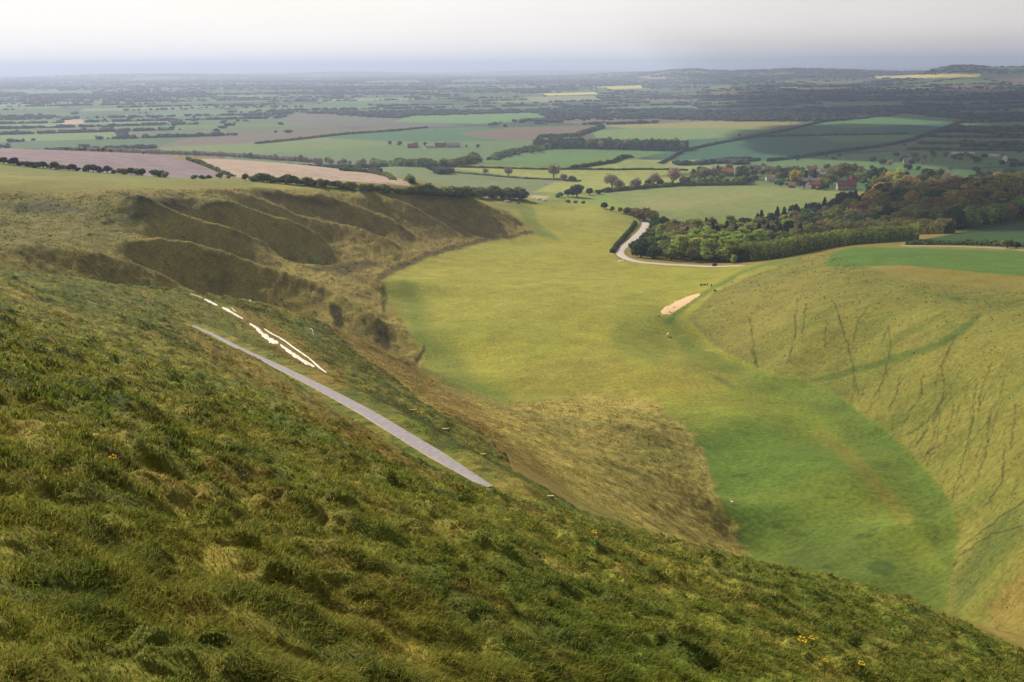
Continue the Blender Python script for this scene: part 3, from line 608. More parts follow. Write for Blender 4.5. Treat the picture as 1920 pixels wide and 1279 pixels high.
def px_ribbon(name, pts, m, col_, rr, lift, parent=None, n=40, off=(0, 0, 0), jm=.45):
    sp_ = spline(np.array(pts), n); tgp = np.gradient(sp_[:, :2], axis=0); tgp /= np.linalg.norm(tgp, axis=1)[:, None]; nn = np.c_[-tgp[:, 1], tgp[:, 0]]
    rows = []
    for k in range(n):
        jl = jm+(1.05-jm)*random.random()*1.1; jr = jm+(1.05-jm)*random.random()*1.1; row = []
        for u in (-1, -.5, 0, .5, 1):
            hwid = sp_[k, 2]*.6*(jl if u < 0 else jr); p = sp_[k, :2]+nn[k]*hwid*u
            q = hit(p[0], p[1], *rr); row.append(q+[0, 0, lift-(.25 if abs(u) == 1 else 0)])
        rows.append(row)
    V_r = np.array(rows).reshape(-1, 3)-np.array(off); I_ = np.arange(n*5).reshape(n, 5); qd = np.stack([I_[:-1, :-1], I_[:-1, 1:], I_[1:, 1:], I_[1:, :-1]], -1).reshape(-1, 4)
    return mesh_np(name, V_r, qd, m, True, np.tile(col_, (len(V_r), 1)), parent)
for pts_, br in CHALK:
    px_ribbon('chalk_strip', pts_, chalk_m, lin('#e9e0cc' if br else '#c0ac84', .9 if br else .9), (100, 300), .10, cf, 26, c0)
cpx = [(1240,587,7),(1248,583,16),(1262,577,19),(1280,567,17),(1298,558,11),(1312,552,5)]
tag(px_ribbon('bare_chalk', cpx, chalk_m, lin('#dcb88a', .85), (118, 860), .10, jm=.85), kind='structure')
tag(px_ribbon('bare_chalk', [(1157,490,2),(1163,489,4),(1169,488,2)], chalk_m, lin('#cbb184', .9), (400, 860), .1, None, 10), kind='structure')
tag(px_ribbon('bare_chalk', [(1174,401,2),(1180,403,3.4),(1187,406,2)], chalk_m, lin('#cfc6b2', .9), (500, 900), .1, None, 10), kind='structure')
# ------------------------------------------------------------------ trees, bushes, hedges
def leaf_mat(name):
    m, n, b = mat(name); a = N(n, 'ShaderNodeAttribute', attribute_name='cover'); oi = N(n, 'ShaderNodeObjectInfo')
    r_ = N(n, 'ShaderNodeMapRange'); r_.inputs[3].default_value = .75; r_.inputs[4].default_value = 1.3; n.links.new(oi.outputs['Random'], r_.inputs[0])
    h_ = N(n, 'ShaderNodeHueSaturation'); mr = N(n, 'ShaderNodeMapRange'); mr.inputs[3].default_value = .475; mr.inputs[4].default_value = .52
    mu = N(n, 'ShaderNodeMath', operation='MULTIPLY'); mu.inputs[1].default_value = 7.31; fr_ = N(n, 'ShaderNodeMath', operation='FRACT')
    n.links.new(oi.outputs['Random'], mu.inputs[0]); n.links.new(mu.outputs[0], fr_.inputs[0]); n.links.new(fr_.outputs[0], mr.inputs[0])
    n.links.new(mr.outputs[0], h_.inputs['Hue']); n.links.new(r_.outputs[0], h_.inputs['Value']); n.links.new(a.outputs['Color'], h_.inputs['Color'])
    n.links.new(h_.outputs[0], b.inputs['Base Color']); b.inputs['Specular IOR Level'].default_value = .15
    tl_ = N(n, 'ShaderNodeBsdfTranslucent'); ms = N(n, 'ShaderNodeMixShader'); ms.inputs[0].default_value = .35; n.links.new(h_.outputs[0], tl_.inputs[0]); n.links.new(b.outputs[0], ms.inputs[1]); n.links.new(tl_.outputs[0], ms.inputs[2]); n.links.new(ms.outputs[0], n.nodes['Material Output'].inputs[0]); return m
foliage_m = leaf_mat('foliage')
bark_m, bn_, bb_ = mat('bark'); bb_.inputs['Base Color'].default_value = (.07, .055, .04, 1)
def unit(n, g=rng):
    v = g.normal(size=(n, 3)); return v/np.linalg.norm(v, axis=1)[:, None]
def leaf_quads(Pc, nrm, size, col, g=rng, asp=1.0):
    """one leaf clump (a bent quad) at each point"""
    n = len(Pc); nrm = nrm+.7*unit(n, g); nrm /= np.linalg.norm(nrm, axis=1)[:, None]
    t = np.cross(nrm, unit(n, g)); t /= np.linalg.norm(t, axis=1)[:, None]+1e-9; b = np.cross(nrm, t)
    s = (size*(.6+.8*g.random(n)))[:, None]
    c = np.stack([Pc-t*s-b*s*asp*.6, Pc+t*s*.8-b*s*asp, Pc+t*s+b*s*asp*.7, Pc-t*s*.7+b*s*asp], 1)
    c += (g.normal(size=c.shape)*.15)*s[:, None]
    return c.reshape(-1, 3), np.arange(4*n).reshape(n, 4), np.repeat(col, 4, 0)
def ico(sub=1):
    t = (1+5**.5)/2
    v = [(-1,t,0),(1,t,0),(-1,-t,0),(1,-t,0),(0,-1,t),(0,1,t),(0,-1,-t),(0,1,-t),(t,0,-1),(t,0,1),(-t,0,-1),(-t,0,1)]
    f = [(0,11,5),(0,5,1),(0,1,7),(0,7,10),(0,10,11),(1,5,9),(5,11,4),(11,10,2),(10,7,6),(7,1,8),(3,9,4),(3,4,2),(3,2,6),(3,6,8),(3,8,9),(4,9,5),(2,4,11),(6,2,10),(8,6,7),(9,8,1)]
    v = [np.array(p, float)/np.linalg.norm(p) for p in v]
    for _ in range(sub):
        cc_ = {}; nf = []
        def mid(a, b):
            k = (min(a, b), max(a, b))
            if k not in cc_: p = v[a]+v[b]; v.append(p/np.linalg.norm(p)); cc_[k] = len(v)-1
            return cc_[k]
        for a, b, c_ in f: x, y, z = mid(a, b), mid(b, c_), mid(c_, a); nf += [(a, x, z), (b, y, x), (c_, z, y), (x, y, z)]
        f = nf
    return np.array(v), np.array(f)
ICO1 = ico(1); ICO0 = ico(0)
TONE = dict(green=('#586f30', '#83943f'), fresh=('#7c8c3c', '#a3a850'), brown=('#665e34', '#847646'), olive=('#62642c', '#868240'), conifer=('#22342a', '#30442f'), yellow=('#94853a', '#b8a044'), grey=('#80705e', '#9c8a70'), dark=('#2f4022', '#4a5f30'), bush=('#4a5a2c', '#74793c'))
LEAFK = 1.15
def crown_mesh(name, tone, w, h, z0, n, size, lobes, seed, shape='round', core=True):
    g = np.random.default_rng(seed); a, b = lin(TONE[tone][0], LEAFK), lin(TONE[tone][1], LEAFK)
    Vs, Fs, Cs, off = [], [], [], 0; Fq = []
    for k in range(lobes):
        if shape == 'cone':
            u = (k+.5)/lobes; rad = (1-u*.85)*w*.5*.8; c_ = np.array([0, 0, z0+h*u]); rx, rz = rad*1.15, h/lobes*.9; c_[:2] += g.normal(size=2)*.1
        elif shape == 'tall':
            u = (k+.5)/lobes; rad = w*.5*(.5+.5*math.sin(math.pi*min(u*.9+.1, 1))); c_ = np.array([g.normal()*w*.12, g.normal()*w*.12, z0+h*(.1+.85*u)]); rx, rz = rad, h/lobes*1.1
        else:
            d = unit(1, g)[0]; d[2] = abs(d[2])*1.15-.5; q_ = g.random()**.5
            c_ = np.array([d[0]*w*.33*q_, d[1]*w*.33*q_, z0+h*.42+d[2]*h*.36*q_]); rx = w*(.17+.12*g.random()); rz = rx*(.7+.25*g.random())*min(1.3, h/w+.2)
        m = n//lobes; d = unit(m, g); rr_ = (.72+.33*g.random(m))[:, None]
        p = c_+d*np.array([rx, rx, rz])*rr_; p[:, 2] = np.maximum(p[:, 2], z0*.5)
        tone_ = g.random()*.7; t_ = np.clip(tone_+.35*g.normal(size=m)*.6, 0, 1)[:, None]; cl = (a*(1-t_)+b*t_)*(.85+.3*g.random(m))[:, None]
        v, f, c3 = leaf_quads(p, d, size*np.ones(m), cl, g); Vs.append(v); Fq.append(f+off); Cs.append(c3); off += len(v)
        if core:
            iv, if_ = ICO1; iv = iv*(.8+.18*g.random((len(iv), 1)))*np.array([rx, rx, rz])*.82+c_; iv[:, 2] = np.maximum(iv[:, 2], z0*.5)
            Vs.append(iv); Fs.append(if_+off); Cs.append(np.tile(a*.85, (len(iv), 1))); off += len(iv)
    faces = [np.concatenate(Fq)]+([np.concatenate(Fs)] if Fs else [])
    return np.vstack(Vs), faces, np.vstack(Cs)
def tube(p0, p1, r0_, r1_, k=6):
    p0 = np.array(p0, float); p1 = np.array(p1, float); d = p1-p0; d /= np.linalg.norm(d); a = np.cross(d, [1, .3, .2]); a /= np.linalg.norm(a); b = np.cross(d, a)
    an = np.linspace(0, 2*math.pi, k, endpoint=False); ring = np.cos(an)[:, None]*a+np.sin(an)[:, None]*b
    v = np.vstack([p0+ring*r0_, p1+ring*r1_]); f = np.array([(i, (i+1) % k, k+(i+1) % k, k+i) for i in range(k)]); return v, f
def join(parts):
    V_, F_2, o = [], [], 0
    for v, f in parts: V_.append(v); F_2.append(f+o); o += len(v)
    return np.vstack(V_), np.concatenate(F_2)
def trunk_mesh(h, r_, z0, w, seed):
    g = np.random.default_rng(seed); ps = [tube((0, 0, -.6), (0, 0, z0+h*.35), r_*1.3, r_*.6)]
    for k in range(5):
        an = k*1.26+g.random(); e = (math.cos(an)*w*.3, math.sin(an)*w*.3, z0+h*(.45+.3*g.random())); ps.append(tube((0, 0, z0*.7+h*.08*k*.5), e, r_*.5, r_*.12, 4))
    return join(ps)
PROTO = {}
SPEC = dict(  # name, tone, width, crown height, clear stem, leaves, leaf size, lobes, shape   (unit height about 1: scaled later)
    green=('broadleaf_tree', 'green', 10, 10.5, .9, 1500, .42, 16, 'round'), fresh=('willow_tree', 'fresh', 8, 13, 1.2, 1500, .40, 16, 'tall'),
    brown=('beech_tree', 'brown', 12, 11, .9, 1700, .40, 18, 'round'), olive=('ash_tree', 'olive', 10, 11.5, 1., 1300, .36, 14, 'round'),
    conifer=('conifer_tree', 'conifer', 8.5, 13.5, .8, 1300, .40, 9, 'cone'), yellow=('maple_tree', 'yellow', 9, 10, 1.5, 1300, .42, 14, 'round'),
    grey=('bare_tree', 'grey', 10, 11.5, .4, 1300, .26, 16, 'round'), dark=('yew_tree', 'dark', 9, 8.5, .8, 1300, .40, 12, 'round'), bush=('thorn_bush', 'bush', 5, 4.2, .2, 520, .30, 7, 'round'))
def make_proto(kind, var):
    nm, tone, w_, h_, z0, n, s, lb, shp = SPEC[kind]; sd = hash((kind, var)) if False else sum(map(ord, kind))*7+var*101
    v, f, c_ = crown_mesh(nm, tone, w_, h_, z0, n, s, lb, sd, shp, kind != 'grey')
    H = z0+h_
    cr_m = bpy.data.meshes.new('crown'); o = mesh_np('crown', v/H, f, foliage_m, False, c_); tv, tf = trunk_mesh(h_, .32 if kind != 'bush' else .1, z0, w_, sd+1)
    t = mesh_np('trunk', tv/H, tf, bark_m, True)
    for q_ in (o, t): C.objects.unlink(q_)
    PROTO[(kind, var)] = (o, t)
for k_ in SPEC:
    for v_ in range(3): make_proto(k_, v_)
def put_tree(kind, pos, h, label, group=None, cat='tree', wide=1.0, name=None, sink=.15):
    var = random.randrange(3); o, t = PROTO[(kind, var)]
    e = empty(name or SPEC[kind][0], (pos[0], pos[1], pos[2]-sink), label, cat, group, random.random()*6.28)
    e.scale = (h*wide, h*wide, h)
    for s_ in (o, t):
        c_ = s_.copy(); C.objects.link(c_); c_.parent = e
        if s_ is o and kind == 'bush': c_.name = 'foliage'
    return e
def at_px(px, py, r=(300, 3000)): return hit(px, py, *r)
def tree_px(kind, px, pb, pt, label, r=(300, 3000), **k):
    p = at_px(px, pb, r); d = math.hypot(p[0], p[1]); h = (ray(px, pb)[1]-ray(px, pt)[1])*d
    return put_tree(kind, p, h, label, **k)
# a hedge: one continuous body of leaf clumps along a line
def hedge(name, label, pts, hgt_, wd, r=(300, 3000), tone='bush', size=.45, dens=5, group=None, ragged=.35, cat='hedge'):
    g = np.random.default_rng(len(pts)*31+int(pts[0][0])); base = [at_px(a, b, r) for a, b in pts]; base = np.array(base)
    L_ = np.r_[0, np.cumsum(np.hypot(*np.diff(base[:, :2], axis=0).T))]; n = int(min(L_[-1]*dens*hgt_**.5, 16000)); s_ = g.random(n)*L_[-1]
    x = np.interp(s_, L_, base[:, 0]); y = np.interp(s_, L_, base[:, 1]); o = base[0]
    hm = hgt_*(1-ragged+2*ragged*fbm(s_/7, s_*0+3, 3, int(pts[0][0]))); u = g.random(n)*math.pi; rad = .8+.25*g.random(n)
    ti = np.clip(np.searchsorted(L_, s_)-1, 0, len(L_)-2); tx = (base[ti+1]-base[ti])[:, :2]; tx /= np.linalg.norm(tx, axis=1)[:, None]+1e-9
    lat = np.cos(u)*wd*rad*(.7+.6*fbm(s_/5, s_*0, 2, 5)); p = np.stack([x-tx[:, 1]*lat, y+tx[:, 0]*lat, 0*x], -1); p[:, 2] = hgt(p[:, 0], p[:, 1])+np.sin(u)**.6*hm*rad
    nr = np.stack([-tx[:, 1]*np.cos(u), tx[:, 0]*np.cos(u), np.sin(u)], -1); a, b = lin(TONE[tone][0], LEAFK), lin(TONE[tone][1], LEAFK)
    t_ = np.clip(fbm(s_/9, s_*0+8, 2, 9)*1.6-.3+.2*g.normal(size=n), 0, 1)[:, None]; c_ = (a*(1-t_)+b*t_)*(.8+.4*g.random(n))[:, None]
    v, f, c3 = leaf_quads(p, nr, size*np.ones(n), c_, g)
    # dense inner body
    m = max(int(L_[-1]/2.5), 4); ss = np.linspace(0, L_[-1], m); X_ = np.interp(ss, L_, base[:, 0]); Y_ = np.interp(ss, L_, base[:, 1]); ti = np.clip(np.searchsorted(L_, ss)-1, 0, len(L_)-2); tx = (base[ti+1]-base[ti])[:, :2]; tx /= np.linalg.norm(tx, axis=1)[:, None]+1e-9
    hm = hgt_*(1-ragged+2*ragged*fbm(ss/7, ss*0+3, 3, int(pts[0][0])))*.85; V2 = []
    for la, hz in ((-.85, -.3), (-.7, .6), (0, 1), (.7, .6), (.85, -.3)):
        q = np.stack([X_-tx[:, 1]*la*wd, Y_+tx[:, 0]*la*wd, 0*X_], -1); q[:, 2] = hgt(q[:, 0], q[:, 1])+hm*hz; V2.append(q)
    V2 = np.stack(V2, 1).reshape(-1, 3); I_ = np.arange(m*5).reshape(m, 5); f2 = np.stack([I_[:-1, :-1], I_[1:, :-1], I_[1:, 1:], I_[:-1, 1:]], -1).reshape(-1, 4)
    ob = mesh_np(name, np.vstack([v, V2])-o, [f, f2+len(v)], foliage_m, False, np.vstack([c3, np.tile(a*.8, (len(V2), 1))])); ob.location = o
    return tag(ob, label, cat, group)
# hedges one can follow
FR = (800, 30000)
hedge('hedge', 'dark clipped roadside hedge along the inside of the pale lane bend', [(1147,474),(1157,460),(1172,444),(1184,430),(1191,418)], 1.9, 1.4, (430, 800), 'dark', .35, 9)
hedge('hedge', 'long straight dark hedge running diagonally past the green fields to the village side', [(1070,317),(1150,305),(1280,284),(1400,260),(1480,244),(1555,226)], 3.6, 3, FR, 'dark', .8, 2.5)
hedge('hedge', 'thick curving hedge between the farm and the lone round tree', [(700,308),(760,312),(830,314),(880,306),(930,296),(970,286),(1030,279)], 8, 6, FR, 'bush', 1.0, 3)
hedge('hedge', 'wide dark tree belt behind the long green field in mid valley', [(1000,277),(1080,277),(1160,279),(1240,281),(1290,281)], 15, 12, FR, 'dark', 1.3, 4)
hedge('hedge', 'thin field hedge at the near side of the pale yellow field', [(820,322),(900,328),(980,335),(1090,340)], 1.6, 1.2, FR, 'bush', .5, 2)
hedge('hedge', 'thin low hedge across the yellow green fields behind the lone round tree', [(860,314),(940,316),(1010,318),(1075,318),(1160,319),(1290,320)], 2, 1.3, FR, 'bush', .5, 2)
hedge('hedge', 'dark straight hedge climbing right beyond the village to the shaded fields', [(1440,303),(1500,296),(1580,284),(1650,276),(1710,264),(1760,246),(1800,230)], 4, 4, FR, 'dark', 1.0, 2.5)
hedge('hedge', 'straight dark hedge over the green field far right of the village', [(1700,252),(1560,254),(1420,257)], 3.5, 4, FR, 'dark', 1.2, 1.5)
for i_, (a, b, c_) in enumerate(((1720, 270, 'nearest'), (1700, 281, 'lowest'), (1740, 257, 'middle'), (1770, 246, 'upper'), (1790, 238, 'topmost'))):
    hedge('hedge', c_+' of the dark parallel hedges in the shaded fields at the right edge', [(a, b), (1830, b+1), (2000, b+3)], 4, 5, FR, 'dark', 1.2, 2, 'parallel hedges in the shaded fields')
hedge('hedge', 'dark hedge and trees along the back of the brown ploughed field', [(1010,258),(1080,256),(1130,240)], 6, 6, FR, 'dark', 1.2, 2.5)
hedge('hedge', 'long low hedge in front of the distant brown strip field', [(480,270),(560,262),(650,252),(740,246),(800,240)], 3.5, 4, FR, 'dark', 1.2, 1.5)
hedge('hedge', 'grey hedgerow on the far side of the pale ploughed field', [(150,282),(300,288),(430,293),(520,300),(600,305)], 5.5, 4, (900, 30000), 'grey', .8, 3)
hedge('hedge', 'hedgerow of small bushes between the two ploughed fields', [(352,300),(385,311),(410,322),(436,331)], 2.2, 1.8, (600, 990), 'bush', .5, 4, ragged=.6)
hedge('hedge', 'bushy hedge along the top right edge of the pale ploughed field', [(640,320),(690,324),(730,333),(772,344)], 3.2, 2.5, (600, 990), 'bush', .5, 5, ragged=.5)
hedge('hedge', 'dark low hedge around the near edge of the village field', [(1132,361),(1200,354),(1280,348),(1400,347)], 4, 3, (800, 1500), 'bush', .6, 5)
hedge('hedge', 'sunlit straight hedge edging the bottom of the wood beside the lane', [(1392,492),(1440,484),(1500,474),(1560,462),(1640,455),(1720,450)], 9, 6.5, (430, 800), 'green', .42, 16, ragged=.14)
hedge('hedge', 'brownish hedge rows behind the sunlit hedge at the wood edge', [(1480,462),(1540,450),(1600,444),(1680,440),(1780,438)], 9, 6, (430, 900), 'olive', .45, 12, ragged=.25)
hedge('hedge', 'low dark hedge beside the lane at the right edge', [(1700,459),(1760,459),(1830,460),(1920,464),(2000,470)], 2.2, 1.6, (430, 800), 'dark', .4, 5, ragged=.5)
# bushes along the rim of the plateau, each its own
RIM = [(0,306),(60,313),(150,320),(250,327),(345,335),(440,335),(520,343),(600,348),(700,358),(780,364),(860,369),(985,373)]
xs_ = np.array([p[0] for p in RIM]); ys_ = np.array([p[1] for p in RIM]); px_ = -60
while px_ < 985:
    big = 1.0+.5*(px_ > 780)+.25*(480 < px_ < 640); h_ = (9+9*random.random())*big
    if 250 < px_ < 470 and random.random() < .45: px_ += 8; continue
    kd = 'dark' if px_ < 340 and random.random() < .6 else ('olive' if random.random() < .2 and px_ > 400 else 'bush')
    pb = float(np.interp(px_, xs_, ys_)); side = ('left of the ploughed fields' if px_ < 0 else 'below the mauve ploughed field' if px_ < 440 else 'below the pale ploughed field' if px_ < 780 else 'at the right end of the plateau')
    tree_px(kd, px_, pb+1, pb+1-h_, 'dark thorn bush in the broken hedge '+side, (560, 900), group='thorn bushes in the hedge '+side, cat='bush', name='thorn_bush', wide=1.35)
    px_ += (6.5 if px_ > 480 else 9)*(.6+.9*random.random())
for px, pb, pt, kd, lb in ((900,371,347,'olive','wide brown tree standing in the hedge at the plateau end'),(925,371,342,'olive','tallest brown tree in the hedge at the plateau end'),(952,372,346,'olive','round brown tree in the right part of the plateau hedge'),
        (975,372,358,'dark','dark bush closing the right end of the plateau hedge'),(1038,333,302,'grey','large lone round grey tree in the yellow green field'),(1058,339,322,'grey','pale spreading thicket beside the large lone tree'),(1072,340,328,'bush','low bush at the right foot of the large lone tree'),
        (910,326,312,'grey','small lone bare tree left in the pale yellow strip field'),(953,330,309,'grey','slim lone bare tree right in the pale yellow strip field'),(1148,352,318,'grey','tall thin bare tree left of the village hedge'),(1162,356,330,'grey','bare thicket tree at the left end of the village hedge'),
        (1262,346,306,'grey','tallest thin bare tree in the village hedge'),(1225,348,318,'grey','bare spreading tree in the village hedge'),(1190,354,328,'grey','small pinkish bare tree in the village hedge'),(1215,350,334,'dark','dark round bush in the village hedge'),(1238,349,334,'dark','dark wide bush in the village hedge'),
        (1065,369,352,'dark','left dark bush of the clump beyond the valley mouth'),(1082,370,342,'dark','tall dark bush of the clump beyond the valley mouth'),(1050,370,358,'bush','low bush at the left foot of the clump beyond the valley mouth'),(1105,366,350,'dark','dark round bush right of the clump beyond the valley mouth'),(1122,364,352,'dark','dark low bush right end of the clump beyond the valley mouth'),
        (1065,380,373,'bush','small low bush left of three in the meadow'),(1080,381,374,'bush','small low bush in the middle of three in the meadow'),(1094,382,375,'bush','small low bush right of three in the meadow'),(972,382,378,'bush','tiny dark shrub below the plateau hedge end'),
        (1133,392,377,'dark','round dark bush at the start of the lane hedge'),(1148,396,384,'olive','low brown bush second along the lane hedge'),(1163,399,386,'olive','brown bush third along the lane hedge'),(1178,402,386,'bush','dark green bush above the chalk bank by the lane'),(1192,406,386,'brown','reddish brown bush by the lane hedge'),
        (1208,414,384,'brown','taller reddish brown tree by the lane hedge'),(1222,420,388,'olive','brown tree where the lane meets the wood'),(1240,428,398,'dark','dark bush at the left tip of the wood'),
        (1340,499,491,'dark','small round dark bush on the lane edge under the wood'),(1375,494,477,'fresh','pale small rounded willow at the lane edge'),(1888,466,440,'olive','round brown tree beside the lane at the right edge'),(1905,467,450,'dark','dark bush beside the round brown tree at the right edge'),(1500,470,460,'bush','small bush by the field corner at the wood edge'),(1545,463,452,'bush','pale bush at the left corner of the green field')):
    tree_px(kd, px, pb, pt, lb, (430, 3000), name=None if 'bush' not in lb and 'shrub' not in lb else 'thorn_bush', cat='bush' if 'bush' in lb or 'shrub' in lb else 'tree', wide=1.25)
# trees of hedgerows in the middle distance
for (x0, y0, x1, y1, n_, hp, kd, lb, r_) in ((430,294,620,306,16,13,'grey','grey bare tree in the row behind the pale ploughed field',(900,3000)),(620,309,700,312,8,16,'grey','grey bare tree near the pink house behind the pale field',(950,3000)),
        (700,312,880,308,12,14,'grey','grey bare tree in the hedgerow below the farm',(950,3000)),(120,284,400,292,16,10,'olive','dark tree in the row behind the mauve ploughed field',(900,3000)),(1000,275,1290,281,26,20,'grey','bare tree rising from the mid valley tree belt',(1000,4000)),
        (720,272,900,276,12,9,'olive','small tree around the red roofed farm',(1100,4000)),(880,306,1030,280,10,10,'bush','bush on the thick curving hedge',(1000,4000))):
    for k_ in range(n_):
        u_ = (k_+random.random()*.8)/n_; px = x0+(x1-x0)*u_; pb = y0+(y1-y0)*u_+random.random()*2
        tree_px(random.choice((kd, kd, 'olive')), px, pb, pb-hp*(.6+.7*random.random()), lb, r_, group=lb.replace('tree ', 'trees ', 1), name='hedgerow_tree', wide=1.1)
# village trees
VT = [(1300,338,322,'green'),(1310,336,315,'olive'),(1322,337,312,'brown'),(1338,336,308,'grey'),(1345,333,311,'conifer'),(1352,338,322,'green'),(1332,345,328,'green'),(1345,347,330,'fresh'),(1362,346,332,'green'),(1378,346,330,'green'),(1392,346,326,'green'),(1404,345,328,'dark'),
  (1290,345,330,'bush'),(1282,344,328,'bush'),(1312,346,332,'fresh'),(1320,347,333,'bush'),(1300,347,334,'fresh'),(1385,328,308,'olive'),(1395,325,306,'green'),(1428,330,314,'olive'),(1440,326,308,'brown'),(1455,332,310,'olive'),(1462,338,318,'green'),(1470,338,312,'dark'),(1478,338,308,'brown'),
  (1488,340,312,'olive'),(1492,346,314,'yellow'),(1500,342,320,'fresh'),(1511,335,320,'conifer'),(1527,334,318,'conifer'),(1505,350,340,'dark'),(1464,350,339,'dark'),(1475,348,342,'bush'),(1545,356,338,'dark'),(1552,352,332,'olive'),(1540,350,330,'yellow'),(1560,348,322,'green'),
  (1566,338,306,'brown'),(1575,334,302,'olive'),(1585,330,300,'olive'),(1600,326,302,'olive'),(1612,340,318,'green'),(1620,346,328,'olive'),(1632,338,314,'green'),(1645,338,304,'dark'),(1640,348,330,'fresh'),(1658,344,316,'olive'),(1670,348,314,'yellow'),(1684,350,316,'fresh'),(1700,354,322,'yellow'),(1712,356,328,'yellow'),
  (1725,352,322,'olive'),(1738,344,312,'dark'),(1750,358,326,'green'),(1762,356,330,'green'),(1775,346,318,'grey'),(1790,348,322,'grey'),(1800,356,330,'green'),(1815,354,330,'green'),(1760,340,310,'olive'),(1455,346,336,'bush'),(1415,338,326,'bush'),(1350,322,310,'olive'),(1300,328,314,'olive'),(1630,356,340,'dark'),(1645,358,342,'dark'),(1660,360,344,'dark'),(1675,360,344,'dark'),(1832,352,322,'dark'),(1850,350,318,'dark'),(1870,346,318,'olive'),(1890,344,312,'dark'),(1905,344,318,'dark'),(1922,344,314,'olive')]
KW = dict(green='mid green leafy tree', fresh='pale fresh green tree', brown='reddish brown budding tree', olive='olive brown tree', conifer='dark conifer', yellow='golden yellow tree', grey='pinkish grey bare tree', dark='dark evergreen tree', bush='low garden bush')
for px, pb, pt, kd in VT:
    where = 'at the left end of the village' if px < 1420 else 'among the central village houses' if px < 1540 else 'around the large red roofed house' if px < 1625 else 'at the right end of the village' if px < 1730 else 'on the shaded slope right of the village'
    tree_px(kd, px, pb, pt-1, KW[kd]+' '+where, (900, 3000), group=KW[kd]+'s '+where, wide=1.15)
for k_ in range(120):          # the denser greenery behind and between
    px = random.uniform(1300, 1930); pb = random.uniform(318, 333) if px < 1640 else random.uniform(292, 340)
    kd = random.choice(('olive', 'green', 'grey', 'dark') if px < 1650 else ('dark', 'dark', 'olive', 'grey'))
    lb = KW[kd]+(' in the back gardens of the village' if px < 1640 else ' in the shaded parkland beyond the village')
    tree_px(kd, px, pb, pb-random.uniform(9, 16), lb, (900, 3000), group=lb.replace(' in ', 's in ', 1), wide=1.2)
# the wood below the hill
WB = [(1178,470),(1190,480),(1215,486),(1280,491),(1370,492),(1400,484),(1480,462),(1560,446),(1700,432),(1790,432),(1850,424),(1925,404),(2000,398),(2000,352),(1925,352),(1830,358),(1730,364),(1650,368),(1600,378),(1520,400),(1440,418),(1380,430),(1300,436),(1250,432),(1205,440)]
WBw = np.array([at_px(a, b, (430, 1200))[:2] for a, b in WB])
def inside(x, y, poly):
    c_ = False; n = len(poly)
    for i in range(n):
        (ax, ay), (bx, by) = poly[i], poly[(i+1) % n]
        if (ay > y) != (by > y) and x < (bx-ax)*(y-ay)/(by-ay)+ax: c_ = not c_
    return c_
pts = []; tries = 0; (x0, y0), (x1, y1) = WBw.min(0), WBw.max(0)
while tries < 60000 and len(pts) < 560:
    tries += 1; x = random.uniform(x0, x1); y = random.uniform(y0, y1)
    if all((x-a)**2+(y-b)**2 > (6.0 if y < 640 else 10.5)**2 for a, b in pts) and inside(x, y, WBw) and np.min(np.hypot(road2[:, 0]-x, road2[:, 1]-y)) > 9: pts.append((x, y))
cnt = {}
for x, y in pts:
    z = float(hgt(x, y)); a_, b_ = project(np.array([[x, y, z-HC]])); a_ = float(a_[0]); b_ = float(b_[0]); u = random.random()
    if 1370 < a_ < 1640 and b_ < 436 and b_ < 430-(a_-1370)*.2+14: kd = 'conifer' if u < .3 else 'dark'; hh = random.uniform(9, 12.5)
    elif a_ < 1250: kd = 'dark' if u < .4 else 'green' if u < .75 else 'fresh'; hh = random.uniform(7, 10)
    elif a_ < 1480 and b_ > 462: kd = 'fresh' if u < .45 else 'olive' if u < .7 else 'green' if u < .88 else 'dark'; hh = random.uniform(9, 14)
    elif a_ < 1500: kd = 'brown' if u < .35 else 'olive' if u < .65 else 'fresh' if u < .8 else 'conifer'; hh = random.uniform(10, 13.5)
    elif b_ < 395: kd = 'brown' if u < .4 else 'yellow' if u < .48 else 'olive' if u < .85 else 'dark'; hh = random.uniform(15, 20)
    else: kd = 'brown' if u < .22 else 'olive' if u < .62 else 'dark' if u < .82 else 'green'; hh = random.uniform(11, 16)
    where = 'at the lane end of the wood' if a_ < 1300 else 'in the middle of the wood' if a_ < 1560 else 'in the right part of the wood'
    put_tree(kd, (x, y, z), hh, KW[kd]+' '+where, KW[kd]+'s '+where, wide=1.15)
for i_ in range(84):           # the dark conifer edge of the wood
    u = (i_ % 42)/41; rw_ = i_//42; px = 1368+u*262; pb = float(np.interp(px, [1368, 1440, 1500, 1560, 1630], [428, 421, 407, 391, 372]))+random.uniform(-2, 3)+rw_*6
    tree_px('conifer' if random.random() < .22 else 'dark', px, pb, pb-random.uniform(13, 21)*(1-.2*u), 'dark conifer in the ragged row along the upper edge of the wood', (600, 1200), group='dark conifers along the upper edge of the wood', wide=1.25)
